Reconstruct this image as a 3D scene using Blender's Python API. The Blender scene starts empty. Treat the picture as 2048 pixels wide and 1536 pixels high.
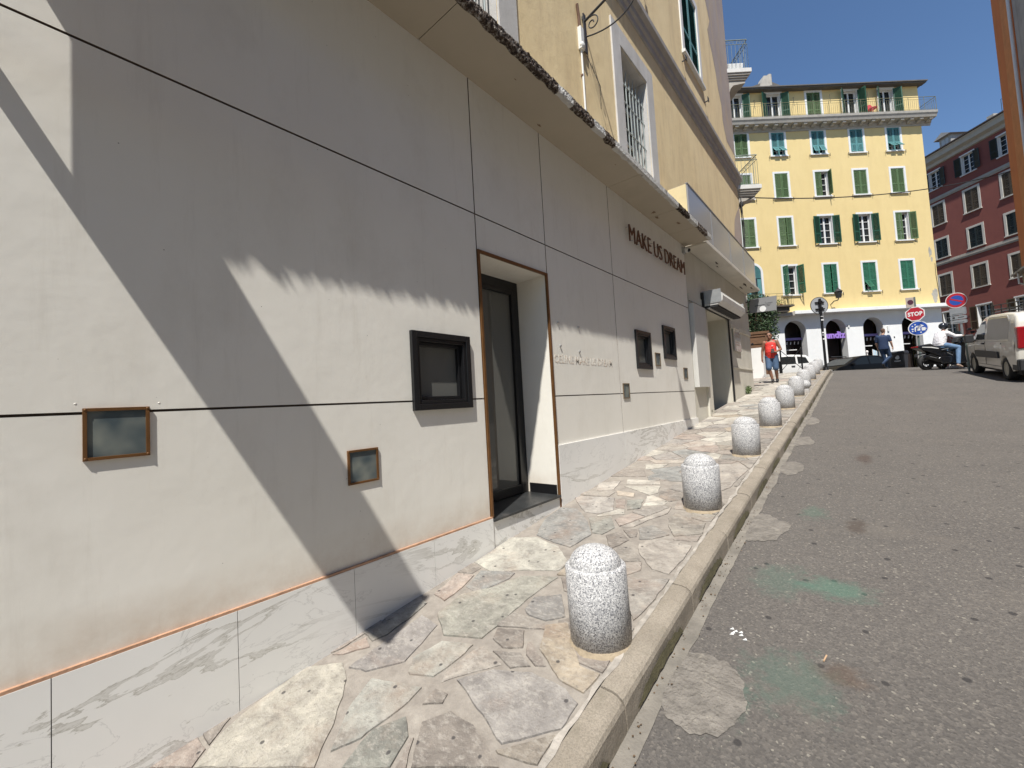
import bpy, bmesh, math, random
from mathutils import Vector, Matrix, noise
PI = math.pi
rad = math.radians
scn = bpy.context.scene
COL = scn.collection
# ------------------------------------------------------------------ camera
YAW, PITCH, ROLL, FPX = rad(39.592), rad(2.797), rad(-3.239), 844.27
F_ = Vector((-math.sin(YAW)*math.cos(PITCH), math.cos(YAW)*math.cos(PITCH), math.sin(PITCH)))
R0 = Vector((math.cos(YAW), math.sin(YAW), 0)); U0 = R0.cross(F_)
R_ = R0*math.cos(ROLL) + U0*math.sin(ROLL)
U_ = -R0*math.sin(ROLL) + U0*math.cos(ROLL)
CAM = Vector((2.5, 0, 0))
cd = bpy.data.cameras.new('camera'); cam = bpy.data.objects.new('camera', cd); COL.objects.link(cam)
m = Matrix((R_, U_, -F_)).transposed().to_4x4(); m.translation = CAM
cam.matrix_world = m
cd.sensor_width = 36; cd.lens = 36*FPX/2048; cd.clip_end = 2000; cd.clip_start = 0.05
scn.camera = cam
# ------------------------------------------------------------------ world, sun
SUN = Vector((0.204, -0.470, 0.859)).normalized()
w = bpy.data.worlds.new('World'); scn.world = w; w.use_nodes = True
nt = w.node_tree; bg = nt.nodes['Background']
sky = nt.nodes.new('ShaderNodeTexSky'); sky.sky_type = 'NISHITA'; sky.sun_disc = False
sky.sun_elevation = math.asin(SUN.z); sky.sun_rotation = math.atan2(SUN.x, SUN.y)
sky.air_density = 1.0; sky.dust_density = 0.0; sky.ozone_density = 5.0
hs0 = nt.nodes.new('ShaderNodeHueSaturation'); hs0.inputs['Saturation'].default_value = 1.03; hs0.inputs['Value'].default_value = 1.10
nt.links.new(sky.outputs[0], hs0.inputs['Color']); nt.links.new(hs0.outputs[0], bg.inputs[0]); bg.inputs[1].default_value = 0.085
sl = bpy.data.lights.new('sun', 'SUN'); sl.energy = 4.6; sl.angle = rad(0.6); sl.color = (1, 0.965, 0.905)
so = bpy.data.objects.new('sun', sl); COL.objects.link(so)
so.rotation_euler = SUN.to_track_quat('Z', 'Y').to_euler(); so.location = (20, -40, 60)
vs = scn.view_settings
vs.view_transform = 'Standard'; vs.look = 'None'; vs.exposure = 0.53; vs.gamma = 1

# ------------------------------------------------------------------ helpers
def lerp_tab(t, x):
    if x <= t[0][0]: return t[0][1] + (x-t[0][0])*(t[1][1]-t[0][1])/(t[1][0]-t[0][0]) if t[0][0] < 0 else t[0][1]
    for (a, b), (c, d) in zip(t, t[1:]):
        if x <= c: return b+(d-b)*(x-a)/(c-a)
    return t[-1][1]
GT = [(-5, -2.1), (0, -1.53), (1.9, -1.294), (3.95, -1.056), (6, -.833), (8.05, -.622), (10.1, -.414), (12.15, -.2), (14.2, .02), (16.25, .232), (18.3, .435), (20.35, .64), (22, .72), (24, .76)]
RT = [(-5, -2.25), (0, -1.68), (1.9, -1.444), (3.95, -1.206), (6, -.983), (8.05, -.772), (10.1, -.564), (12.15, -.35), (14.2, -.13), (16.25, .082), (18.3, .285), (20.35, .47), (22, .60), (24, .70), (26, .72)]
FT = [(19, .72), (20, .45), (21, .22), (22, .1), (26, 0), (28, 0)]
def g(y): return lerp_tab(GT, y)
def rz(x, y):
    D = -math.sin(YAW)*(x-2.5) + math.cos(YAW)*y
    c = .07*min(max(x-1.6, 0), 7)*min(max(y/12, 0), 1)
    z = lerp_tab(RT, y) - c*(1 if D < 17 else max(0, 1-(D-17)/3))
    return min(z, lerp_tab(FT, D)) if D > 19 else z
def lin(c):
    return tuple((v/12.92 if v <= .04045 else ((v+.055)/1.055)**2.4) for v in c)
def hx(r, g_, b): return lin((r/255, g_/255, b/255))

class NG:
    def __init__(s, name):
        s.m = bpy.data.materials.new(name); s.m.use_nodes = True; s.t = s.m.node_tree
        s.b = s.t.nodes['Principled BSDF']; s.co = s.n('ShaderNodeTexCoord').outputs['Object']
    def n(s, typ, **k):
        x = s.t.nodes.new(typ)
        for a, v in k.items(): setattr(x, a, v)
        return x
    def l(s, a, b): s.t.links.new(a, b)
    def noise(s, scale, detail=4, rough=.55, vec=None, dist=0):
        x = s.n('ShaderNodeTexNoise'); x.inputs['Scale'].default_value = scale; x.inputs['Detail'].default_value = detail
        x.inputs['Roughness'].default_value = rough; x.inputs['Distortion'].default_value = dist
        s.l(vec or s.co, x.inputs['Vector']); return x.outputs['Fac']
    def mapping(s, sc=(1, 1, 1), rot=(0, 0, 0), loc=(0, 0, 0)):
        x = s.n('ShaderNodeMapping'); x.inputs['Scale'].default_value = sc; x.inputs['Rotation'].default_value = rot; x.inputs['Location'].default_value = loc
        s.l(s.co, x.inputs['Vector']); return x.outputs[0]
    def ramp(s, fac, stops, interp='LINEAR'):
        x = s.n('ShaderNodeValToRGB'); cr = x.color_ramp; cr.interpolation = interp
        while len(cr.elements) < len(stops): cr.elements.new(.5)
        for e, (p, c) in zip(cr.elements, stops):
            e.position = p; e.color = (*(c if hasattr(c, '__len__') else (c, c, c)), 1)
        s.l(fac, x.inputs[0]); return x.outputs[0]
    def mix(s, fac, a, b, blend='MIX'):
        x = s.n('ShaderNodeMix', data_type='RGBA', blend_type=blend)
        for i, v in ((0, fac), (6, a), (7, b)):
            if hasattr(v, 'links') or hasattr(v, 'is_linked'): s.l(v, x.inputs[i])
            elif i == 0: x.inputs[0].default_value = v
            else: x.inputs[i].default_value = (*v, 1)
        return x.outputs[2]
    def math(s, op, a, b=0.):
        x = s.n('ShaderNodeMath', operation=op)
        for i, v in enumerate((a, b)):
            if hasattr(v, 'is_linked'): s.l(v, x.inputs[i])
            else: x.inputs[i].default_value = v
        return x.outputs[0]
    def bump(s, h, st=.2, dist=.01):
        x = s.n('ShaderNodeBump'); x.inputs['Strength'].default_value = st; x.inputs['Distance'].default_value = dist
        s.l(h, x.inputs['Height'])
        if s.b.inputs['Normal'].links: s.l(s.b.inputs['Normal'].links[0].from_socket, x.inputs['Normal'])
        s.l(x.outputs[0], s.b.inputs['Normal'])
    def col(s, c):
        if hasattr(c, 'is_linked'): s.l(c, s.b.inputs['Base Color'])
        else: s.b.inputs['Base Color'].default_value = (*c, 1)
MC = {}
def mat(name, col, rough=.7, var=.12, scale=3, bump=.15, bs=60, metal=0, spec=.5, trans=0, dirt=0, bd=.01, streak=0, dirtcol=None):
    if name in MC: return MC[name]
    s = NG(name); s.b.inputs['Roughness'].default_value = rough; s.b.inputs['Metallic'].default_value = metal
    s.b.inputs['Specular IOR Level'].default_value = spec
    if trans: s.b.inputs['Transmission Weight'].default_value = trans
    c = col
    if var:
        f = s.noise(scale, 5, .6)
        c = s.ramp(f, [(.3, tuple(v*(1-var) for v in col)), (.7, tuple(min(1, v*(1+var*.6)) for v in col))])
    if streak:
        f = s.noise(1, 6, .65, s.mapping((4, 4, .35)))
        c = s.mix(s.ramp(f, [(.52, 0.), (.75, streak)]), c, dirtcol or tuple(v*.45 for v in col))
    if dirt:
        f = s.noise(scale*.7+.3, 7, .7)
        c = s.mix(s.ramp(f, [(.56, 0.), (.7, dirt)]), c, dirtcol or tuple(v*.4 for v in col))
    s.col(c)
    if bump: s.bump(s.noise(bs, 4, .6), bump, bd)
    MC[name] = s.m; return s.m

class MB:
    def __init__(s): s.v = []; s.f = []; s.sm = []; s.mi = []; s.cm = 0; s.M = None; s.cols = []; s.cc = None
    def _a(s, pts, faces, smooth=False):
        o = len(s.v)
        for p in pts:
            p = Vector(p)
            s.v.append(s.M @ p if s.M else p)
        for f in faces:
            s.f.append([o+i for i in f]); s.sm.append(smooth); s.mi.append(s.cm); s.cols.append(s.cc)
        return s
    def box(s, x0, y0, z0, x1, y1, z1):
        x0, x1 = min(x0, x1), max(x0, x1); y0, y1 = min(y0, y1), max(y0, y1); z0, z1 = min(z0, z1), max(z0, z1)
        p = [(x, y, z) for z in (z0, z1) for y in (y0, y1) for x in (x0, x1)]
        return s._a(p, [(0, 2, 3, 1), (4, 5, 7, 6), (0, 1, 5, 4), (2, 6, 7, 3), (0, 4, 6, 2), (1, 3, 7, 5)])
    def hexa(s, p): return s._a(p, [(0, 3, 2, 1), (4, 5, 6, 7), (0, 1, 5, 4), (1, 2, 6, 5), (2, 3, 7, 6), (3, 0, 4, 7)])
    def poly(s, pts): return s._a(pts, [tuple(range(len(pts)))])
    def prism(s, pts, a):
        a = Vector(a); n = len(pts); p = [Vector(q) for q in pts]; q = [v+a for v in p]
        s._a(p, [tuple(range(n))[::-1]]); s._a(q, [tuple(range(n))])
        return s._a(p+q, [(i, (i+1) % n, n+(i+1) % n, n+i) for i in range(n)])
    def cyl(s, p0, p1, r0, r1=None, n=12, caps=True):
        r1 = r0 if r1 is None else r1; p0 = Vector(p0); p1 = Vector(p1); d = (p1-p0)
        if d.length < 1e-6: return s
        q = d.to_track_quat('Z', 'Y'); a = [q @ Vector((math.cos(t*2*PI/n), math.sin(t*2*PI/n), 0)) for t in range(n)]
        A = [p0+v*r0 for v in a]; B = [p1+v*r1 for v in a]
        s._a(A+B, [(i, (i+1) % n, n+(i+1) % n, n+i) for i in range(n)], True)
        if caps:
            if r0 > 1e-4: s._a(A, [tuple(range(n))[::-1]])
            if r1 > 1e-4: s._a(B, [tuple(range(n))])
        return s
    def tube(s, pts, r, n=8):
        for a, b in zip(pts, pts[1:]): s.cyl(a, b, r, r, n)
        for a in pts[1:-1]: s.ball(a, r*1.02, n, max(4, n//2))
        return s
    def ball(s, c, r, n=14, k=8, q=None):
        if not hasattr(r, '__len__'): r = (r, r, r)
        pts = []; c = Vector(c)
        for i in range(k+1):
            t = PI*i/k
            for j in range(n):
                u = 2*PI*j/n; v = Vector((r[0]*math.sin(t)*math.cos(u), r[1]*math.sin(t)*math.sin(u), r[2]*math.cos(t)))
                pts.append(c+(q @ v if q else v))
        return s._a(pts, [(i*n+j, i*n+n+j, i*n+n+(j+1) % n, i*n+(j+1) % n) for i in range(k) for j in range(n)], True)
    def lathe(s, prof, n=32, c=(0, 0, 0), smooth=True):
        c = Vector(c); pts = [c+Vector((r*math.cos(2*PI*j/n), r*math.sin(2*PI*j/n), z)) for r, z in prof for j in range(n)]
        return s._a(pts, [(i*n+j, i*n+(j+1) % n, i*n+n+(j+1) % n, i*n+n+j) for i in range(len(prof)-1) for j in range(n)], smooth)
    def capsule(s, p0, r0, p1, r1, n=12):
        s.cyl(p0, p1, r0, r1, n); s.ball(p0, r0, n, 8); s.ball(p1, r1, n, 8); return s
    def build(s, name, mats, parent=None, merge=False, bevel=0, mods=None):
        me = bpy.data.meshes.new(name); me.from_pydata([tuple(v) for v in s.v], [], s.f)
        if not isinstance(mats, (list, tuple)): mats = [mats]
        for m_ in mats: me.materials.append(m_)
        me.polygons.foreach_set('use_smooth', s.sm); me.polygons.foreach_set('material_index', s.mi)
        if any(c is not None for c in s.cols):
            at = me.color_attributes.new('Col', 'FLOAT_COLOR', 'CORNER')
            for p, c in zip(me.polygons, s.cols):
                c = c or (1, 1, 1)
                for li in p.loop_indices: at.data[li].color = (*c, 1)
        bm = bmesh.new(); bm.from_mesh(me)
        if merge: bmesh.ops.remove_doubles(bm, verts=bm.verts, dist=1e-4)
        bmesh.ops.recalc_face_normals(bm, faces=bm.faces); bm.to_mesh(me); bm.free(); me.update()
        o = bpy.data.objects.new(name, me); COL.objects.link(o)
        if parent: o.parent = parent
        if bevel:
            b = o.modifiers.new('bevel', 'BEVEL'); b.width = bevel; b.segments = 2; b.limit_method = 'ANGLE'
        return o
def tag(o, label=None, cat=None, group=None, kind=None):
    if label: o['label'] = label
    if cat: o['category'] = cat
    if group: o['group'] = group
    if kind: o['kind'] = kind
    return o
def thing(name, label, cat, loc=(0, 0, 0), rz_=0, group=None, M=None):
    o = bpy.data.objects.new(name, None); COL.objects.link(o); o.empty_display_size = .3
    if M is not None: o.matrix_world = M
    else: o.location = loc; o.rotation_euler = (0, 0, rz_)
    return tag(o, label, cat, group)
def copy_tree(o, parent=None):
    c = o.copy(); COL.objects.link(c)
    if parent: c.parent = parent
    for ch in o.children: copy_tree(ch, c)
    return c
def text_mesh(txt, size, depth, M, name, m_, parent, font_off=0, sx=1, bold=0, spacing=1.):
    cu = bpy.data.curves.new(name, 'FONT'); cu.body = txt; cu.size = size; cu.extrude = depth; cu.offset = bold
    cu.space_character = spacing; cu.resolution_u = 3
    ob = bpy.data.objects.new(name+'_tmp', cu); COL.objects.link(ob)
    dg = bpy.context.evaluated_depsgraph_get(); dg.update()
    me = bpy.data.meshes.new_from_object(ob.evaluated_get(dg)); bpy.data.objects.remove(ob)
    me.materials.clear(); me.materials.append(m_)
    me.transform(M @ Matrix.Diagonal((sx, 1, 1, 1)))
    me.name = name
    o = bpy.data.objects.new(name, me); COL.objects.link(o); o.parent = parent
    return o
def frame_of(ex, up=(0, 0, 1), o=(0, 0, 0)):
    """local x=ex, local y=up, local z=ex x up (text plane)"""
    ex = Vector(ex).normalized(); up = Vector(up).normalized(); ez = ex.cross(up)
    M = Matrix((ex, up, ez)).transposed().to_4x4(); M.translation = Vector(o); return M
def holed(mb, mp, s0, s1, z0, z1, holes, rev):
    """wall face with rectangular holes; mp(s,n,z)->point; n inward; holes (a,b,c,d)"""
    S = sorted({s0, s1, *[h[0] for h in holes], *[h[1] for h in holes]}); Z = sorted({z0, z1, *[h[2] for h in holes], *[h[3] for h in holes]})
    S = [v for v in S if s0-1e-6 <= v <= s1+1e-6]; Z = [v for v in Z if z0-1e-6 <= v <= z1+1e-6]
    for a, b in zip(S, S[1:]):
        for c, d in zip(Z, Z[1:]):
            if any(h[0] < (a+b)/2 < h[1] and h[2] < (c+d)/2 < h[3] for h in holes): continue
            mb.poly([mp(a, 0, c), mp(b, 0, c), mp(b, 0, d), mp(a, 0, d)])
    for a, b, c, d in holes:
        for p, q in (((a, c), (a, d)), ((b, c), (b, d)), ((a, c), (b, c)), ((a, d), (b, d))):
            mb.poly([mp(p[0], 0, p[1]), mp(q[0], 0, q[1]), mp(q[0], rev, q[1]), mp(p[0], rev, p[1])])
rnd = random.Random(7)

# ------------------------------------------------------------------ materials
def m_panel():
    s = NG('cream facade panel'); s.b.inputs['Roughness'].default_value = .62
    f = s.noise(.9, 6, .6)
    c = s.ramp(f, [(.3, (.775, .745, .665)), (.7, (.83, .80, .725))])
    f2 = s.noise(2.2, 8, .7, s.mapping((1, 1, .6)))
    c = s.mix(s.ramp(f2, [(.52, 0.), (.75, .4)]), c, (.63, .59, .51))
    f3 = s.noise(1.6, 8, .75, s.mapping((5, 5, .5)))
    c = s.mix(s.ramp(f3, [(.55, 0.), (.75, .22)]), c, (.45, .40, .32))
    sp = s.n('ShaderNodeTexVoronoi'); sp.inputs['Scale'].default_value = 9; s.l(s.co, sp.inputs['Vector'])
    c = s.mix(s.ramp(sp.outputs['Distance'], [(.018, .75), (.03, 0.)]), c, (.16, .13, .1))
    sx = s.n('ShaderNodeSeparateXYZ'); s.l(s.co, sx.inputs[0])
    mr = s.n('ShaderNodeMapRange'); s.l(sx.outputs[2], mr.inputs[0]); mr.inputs[1].default_value = -.94; mr.inputs[2].default_value = -.70; mr.inputs[3].default_value = 1; mr.inputs[4].default_value = 0
    ff = s.math('MULTIPLY', mr.outputs[0], s.ramp(s.noise(3, 6, .7), [(.35, .1), (.65, .6)]))
    c = s.mix(ff, c, (.46, .33, .22)); s.col(c)
    s.bump(s.noise(260, 3, .6), .12, .004); s.bump(s.noise(6, 3, .5), .12, .02); return s.m
M_PANEL = m_panel()
def m_marble():
    s = NG('white veined marble'); s.b.inputs['Roughness'].default_value = .3
    v = s.mapping((.55, .55, 1.7), (rad(14), 0, 0))
    f = s.noise(.95, 10, .62, v, 1.0)
    vein = s.ramp(f, [(.482, 0.), (.489, .55), (.497, .25), (.505, .4), (.512, .85), (.516, 0.)])
    f2 = s.noise(1.7, 10, .62, s.mapping((.55, .55, 1.5), (rad(-20), 0, 0), (3, 1, 2)), 1.4)
    v2 = s.ramp(f2, [(.494, 0.), (.5, .45), (.506, 0.)])
    base = s.ramp(s.noise(1.5, 4), [(.3, (.74, .73, .695)), (.7, (.80, .79, .755))])
    msk = s.ramp(s.noise(1.1, 3), [(.34, 0.), (.5, 1.)])
    c = s.mix(v2, base, (.40, .39, .37)); c = s.mix(s.math('MULTIPLY', vein, msk), c, (.36, .34, .29)); s.col(c)
    return s.m
M_MARBLE = m_marble()
def m_plaster(name, c0, c1, stain, sa=.5):
    s = NG(name); s.b.inputs['Roughness'].default_value = .9
    c = s.ramp(s.noise(.8, 6, .65), [(.3, c0), (.7, c1)])
    f = s.noise(1.3, 8, .7, s.mapping((2.2, 2.2, .45)))
    c = s.mix(s.ramp(f, [(.47, 0.), (.72, sa)]), c, stain)
    f = s.noise(7, 8, .75)
    c = s.mix(s.ramp(f, [(.55, 0.), (.75, sa*.6)]), c, stain)
    s.col(c); s.bump(s.noise(70, 5, .7), .35, .01); s.bump(s.noise(5, 4, .6), .2, .03); return s.m
M_OCHRE = m_plaster('worn ochre plaster', (.76, .60, .34), (.86, .70, .42), (.54, .40, .23), .6)
M_OLD = m_plaster('peeled grey plaster', (.33, .27, .25), (.42, .36, .32), (.50, .38, .22), .7)
M_PINK = m_plaster('pinkish grey render', (.44, .35, .30), (.50, .42, .35), (.33, .27, .22), .4)
M_YELLOW = m_plaster('pale yellow plaster', (.68, .525, .24), (.72, .56, .265), (.60, .45, .21), .4)
M_RED = m_plaster('dark red plaster', (.215, .068, .055), (.245, .08, .063), (.17, .055, .045), .3)
M_ORANGE = m_plaster('burnt orange plaster', (.50, .155, .045), (.56, .18, .055), (.36, .12, .045), .4)
M_STONEW = m_plaster('grey stone window surround', (.50, .49, .47), (.60, .59, .58), (.38, .36, .33), .5)
M_SHOP = m_plaster('old cream wall paint', (.58, .55, .46), (.64, .61, .53), (.44, .40, .30), .35)
M_WHITE = mat('white wall paint', (.78, .78, .76), .8, .05, 1.5, .15, 50, dirt=.12)
M_TRIM = mat('white trim paint', (.72, .72, .70), .6, .06, 2, .05)
M_CORN = mat('grey stone cornice', (.42, .39, .34), .85, .14, 3, .3, 40, dirt=.4)
M_CEIL = mat('canopy cream paint', (.43, .375, .29), .7, .06, 1.2, .15, 60, dirt=.12)
M_FLAKE = mat('flaking white paint', (.56, .55, .52), .8, .15, 14, .6, 60, dirt=.8, dirtcol=(.05, .035, .028))
M_RUST = mat('rusted rotten metal', (.045, .028, .02), .95, .5, 22, .9, 120, dirt=.7, dirtcol=(.2, .15, .11))
M_BLACK = mat('black satin metal', (.010, .010, .011), .35, .1, 8, .05, 90)
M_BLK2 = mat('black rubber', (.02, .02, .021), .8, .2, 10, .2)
M_BRONZE = mat('bronze anodised trim', (.175, .082, .028), .4, .2, 12, .1, 90, metal=.35)
M_JOINT = mat('dark joint backing', (.20, .15, .115), .9, .2)
M_SLATE = mat('dark slate threshold', (.035, .037, .038), .35, .35, 5, .3, 60, dirt=.4, dirtcol=(.13, .12, .11))
def glass(name, col, rough=.04, spec=.5):
    s = NG(name); s.b.inputs['Roughness'].default_value = rough; s.b.inputs['Specular IOR Level'].default_value = spec; s.col(col); s.bump(s.noise(2.5, 2), .03, .02); return s.m
M_GLASS = glass('dark window glass', (.018, .021, .022))
M_FROST = glass('frosted pane', (.085, .11, .12), .22)
_f = NG('frosted lamp glass'); _f.b.inputs['Roughness'].default_value = .25; _f.col(_f.ramp(_f.noise(7, 2, .4), [(.4, (.07, .092, .10)), (.66, (.20, .215, .19))])); M_FROST2 = _f.m
M_DGLASS = glass('door glass', (.125, .125, .115), .03)
M_CURT = mat('net curtain behind glass', (.42, .45, .47), .4, .1, 4, 0)
M_WOOD = mat('brown painted wood', (.15, .075, .035), .7, .25, 6, .3, 40)
M_CEMENT = mat('pale cement', (.31, .285, .245), .95, .2, 6, .5, 90, dirt=.4)
M_IRON = mat('dark wrought iron', (.03, .03, .032), .6, .2)
M_IRONG = mat('grey green wrought iron', (.23, .27, .245), .6, .25, 12, .2)
M_BARS = mat('pale grey window bars', (.34, .38, .37), .6, .2)
M_LEAF = mat('dark green leaves', (.035, .065, .022), .6, .5, 2.5, 0)
M_LEAF2 = mat('light green leaves', (.09, .15, .035), .6, .4, 3, 0)
M_BARK = mat('brown bark', (.09, .06, .04), .9, .3, 10, .5)
M_STEEL = mat('galvanised steel', (.42, .43, .44), .4, .12, 8, .05, metal=.7)
M_PURPLE = mat('purple sign panel', (.17, .12, .34), .4, .05)
def shut(name, c): return mat(name, c, .55, .18, 9, .1)
M_SG = shut('green shutter paint', (.028, .145, .08)); M_SD = shut('dark green shutter paint', (.010, .07, .035))
M_SO = shut('olive green shutter paint', (.095, .155, .06)); M_ST = shut('teal shutter paint', (.10, .26, .26))
M_SB = shut('brown shutter paint', (.075, .055, .032)); M_SK = shut('black green shutter paint', (.013, .02, .018))
SLAT = {}
def m_granite():
    s = NG('speckled granite'); s.b.inputs['Roughness'].default_value = .75
    v = s.n('ShaderNodeTexVoronoi'); v.inputs['Scale'].default_value = 205; s.l(s.co, v.inputs['Vector'])
    sc = s.n('ShaderNodeSeparateColor'); s.l(v.outputs['Color'], sc.inputs[0])
    c = s.ramp(sc.outputs[0], [(0., (.12, .12, .13)), (.12, (.25, .25, .26)), (.24, (.42, .415, .41)), (.6, (.58, .57, .555)), (.9, (.72, .71, .69))], 'CONSTANT')
    c = s.mix(s.ramp(s.noise(90, 3, .7), [(.35, .55), (.5, 0.)]), c, (.17, .17, .18))
    sx = s.n('ShaderNodeSeparateXYZ'); s.l(s.co, sx.inputs[0])
    mr = s.n('ShaderNodeMapRange'); s.l(sx.outputs[2], mr.inputs[0]); mr.inputs[1].default_value = 0; mr.inputs[2].default_value = .13; mr.inputs[3].default_value = .75; mr.inputs[4].default_value = 0
    c = s.mix(s.math('MULTIPLY', mr.outputs[0], s.noise(14, 5, .7)), c, (.25, .19, .12)); s.col(c)
    s.bump(s.noise(120, 3, .7), .35, .004); return s.m
M_GRAN = m_granite()
def m_asphalt():
    s = NG('worn asphalt'); s.b.inputs['Roughness'].default_value = .93
    v = s.n('ShaderNodeTexVoronoi'); v.inputs['Scale'].default_value = 95; s.l(s.co, v.inputs['Vector'])
    sc = s.n('ShaderNodeSeparateColor'); s.l(v.outputs['Color'], sc.inputs[0])
    c = s.ramp(sc.outputs[0], [(0., (.062, .057, .053)), (.25, (.095, .086, .077)), (.62, (.13, .117, .104)), (.90, (.19, .17, .145)), (.985, (.36, .33, .27))], 'CONSTANT')
    base = s.ramp(s.noise(.7, 6, .6), [(.3, (.100, .090, .081)), (.7, (.136, .122, .108))])
    c = s.mix(.48, base, c)
    v3 = s.n('ShaderNodeTexVoronoi'); v3.inputs['Scale'].default_value = 34; s.l(s.co, v3.inputs['Vector'])
    c = s.mix(s.ramp(v3.outputs['Distance'], [(.10, .5), (.22, 0.)]), c, (.045, .04, .037))
    c = s.mix(s.ramp(s.noise(1.7, 5, .6), [(.56, 0.), (.72, .45)]), c, (.16, .14, .118))
    v2 = s.n('ShaderNodeTexVoronoi', voronoi_dimensions='2D'); v2.inputs['Scale'].default_value = 2.6; v2.inputs['Randomness'].default_value = 1; s.l(s.co, v2.inputs['Vector'])
    c = s.mix(s.ramp(s.math('ADD', v2.outputs['Distance'], s.math('MULTIPLY', s.noise(14, 3), .05)), [(.060, .8), (.075, 0.)]), c, (.028, .026, .026))
    sx = s.n('ShaderNodeSeparateXYZ'); s.l(s.co, sx.inputs[0])
    def blob(x, y, rx, ry, colr, amt, nz=1.2):
        a = s.math('DIVIDE', s.math('SUBTRACT', sx.outputs[0], x), rx); b = s.math('DIVIDE', s.math('SUBTRACT', sx.outputs[1], y), ry)
        d = s.math('SQRT', s.math('ADD', s.math('MULTIPLY', a, a), s.math('MULTIPLY', b, b)))
        d = s.math('ADD', d, s.math('MULTIPLY', s.math('SUBTRACT', s.noise(9, 5, .75), .5), nz))
        return s.mix(s.math('MULTIPLY', s.ramp(d, [(.35, 1.), (1., 0.)]), amt), c, colr)
    c = blob(2.26, 3.38, .24, .17, (.07, .17, .12), .5, 1.7); c = blob(1.98, 3.36, .2, .26, (.075, .14, .105), .35, 2.4)
    c = blob(2.12, 2.42, .24, .24, (.072, .13, .10), .42, 3); c = blob(2.08, 4.7, .13, .2, (.07, .14, .10), .35, 2.4)
    c = blob(1.92, 2.1, .1, .2, (.06, .14, .10), .35, 3); c = blob(2.33, 2.56, .13, .1, (.095, .058, .038), .5, 2.4)
    c = blob(2.37, 4.5, .09, .22, (.055, .038, .028), .6, 2); c = blob(2.45, 6.9, .1, .3, (.06, .035, .025), .6, 1.2)
    s.col(c); s.bump(s.noise(150, 4, .75), .75, .006); s.bump(v.outputs['Distance'], .4, .004); return s.m
M_ASPH = m_asphalt()
def m_stone():
    s = NG('crazy paving stone'); s.b.inputs['Roughness'].default_value = .8
    at = s.n('ShaderNodeVertexColor', layer_name='Col')
    c = s.mix(.85, at.outputs[0], s.ramp(s.noise(6, 8, .68, None, .6), [(.28, (.36, .34, .34)), (.44, (.74, .72, .70)), (.56, (1.0, .98, .95)), (.72, (1.4, 1.37, 1.3))]), 'MULTIPLY')
    c = s.mix(s.ramp(s.noise(3.1, 7, .65, s.mapping(loc=(5, 3, 0))), [(.52, 0.), (.72, .45)]), c, (.30, .20, .14))
    c = s.mix(s.ramp(s.noise(38, 6, .8), [(.52, 0.), (.66, .6)]), c, (.16, .14, .12))
    c = s.mix(s.ramp(s.noise(19, 8, .8, s.mapping((1, 2.2, 1), (0, 0, .6))), [(.50, 0.), (.62, .4)]), c, (.52, .48, .42))
    v = s.n('ShaderNodeTexVoronoi', voronoi_dimensions='2D'); v.inputs['Scale'].default_value = 4.2; s.l(s.co, v.inputs['Vector'])
    c = s.mix(s.ramp(s.math('ADD', v.outputs['Distance'], s.math('MULTIPLY', s.noise(20, 3), .05)), [(.055, .85), (.075, 0.)]), c, (.05, .045, .045))
    s.col(c); s.bump(s.noise(22, 7, .75), .7, .02); s.bump(s.noise(150, 5, .75), .6, .006); return s.m
M_STONE = m_stone()
def m_mortar():
    s = NG('paving mortar'); s.b.inputs['Roughness'].default_value = .95
    c = s.ramp(s.noise(9, 8, .75), [(.3, (.20, .175, .15)), (.7, (.35, .315, .27))])
    s.col(c); s.bump(s.noise(110, 4, .7), .7, .006); return s.m
M_MORTAR = m_mortar()
def m_kerb():
    s = NG('weathered kerb stone'); s.b.inputs['Roughness'].default_value = .92
    c = s.ramp(s.noise(4, 7, .65), [(.3, (.245, .21, .165)), (.7, (.345, .30, .24))])
    c = s.mix(s.ramp(s.noise(130, 4, .8), [(.45, 0.), (.62, .6)]), c, (.14, .12, .095))
    c = s.mix(s.ramp(s.noise(11, 7, .75), [(.5, 0.), (.68, .5)]), c, (.17, .15, .11))
    s.col(c); s.bump(s.noise(90, 5, .7), .6, .006); s.bump(s.noise(9, 4, .6), .4, .02); return s.m
M_KERB = m_kerb()
M_MOSS = mat('mossy damp kerb stain', (.15, .135, .07), .95, .35, 9, .6, 70, dirt=.5, dirtcol=(.05, .05, .02))

# ------------------------------------------------------------------ ground, road, pavement, kerb
def build_ground():
    mb = MB()
    xs = [-300, -120, -60, -30, -16, -10, -6, -4, -3, -2, -1, 0, .8, 1.45, 1.6, 1.8, 2.1, 2.5, 3, 3.5, 4, 4.5, 5, 5.5, 6, 6.5, 7, 7.7, 8.6, 10, 12, 16, 22, 30, 45, 70, 140, 300]
    ys = [-60, -30, -15, -8] + [-5+i*.5 for i in range(84)] + [38, 40, 44, 50, 60, 80, 120, 200, 400]
    pts = [(x, y, rz(x, y) if x > 1.4 else min(rz(1.6, y), rz(x, y))-(.03 if (x < 1.47 and y < 21.3) else 0)) for y in ys for x in xs]
    n = len(xs)
    mb._a(pts, [(j*n+i, j*n+i+1, j*n+n+i+1, j*n+n+i) for j in range(len(ys)-1) for i in range(n-1)], True)
    o = mb.build('road', M_ASPH); o['kind'] = 'structure'
build_ground()
KX0, KX1 = 1.475, 1.6
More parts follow.
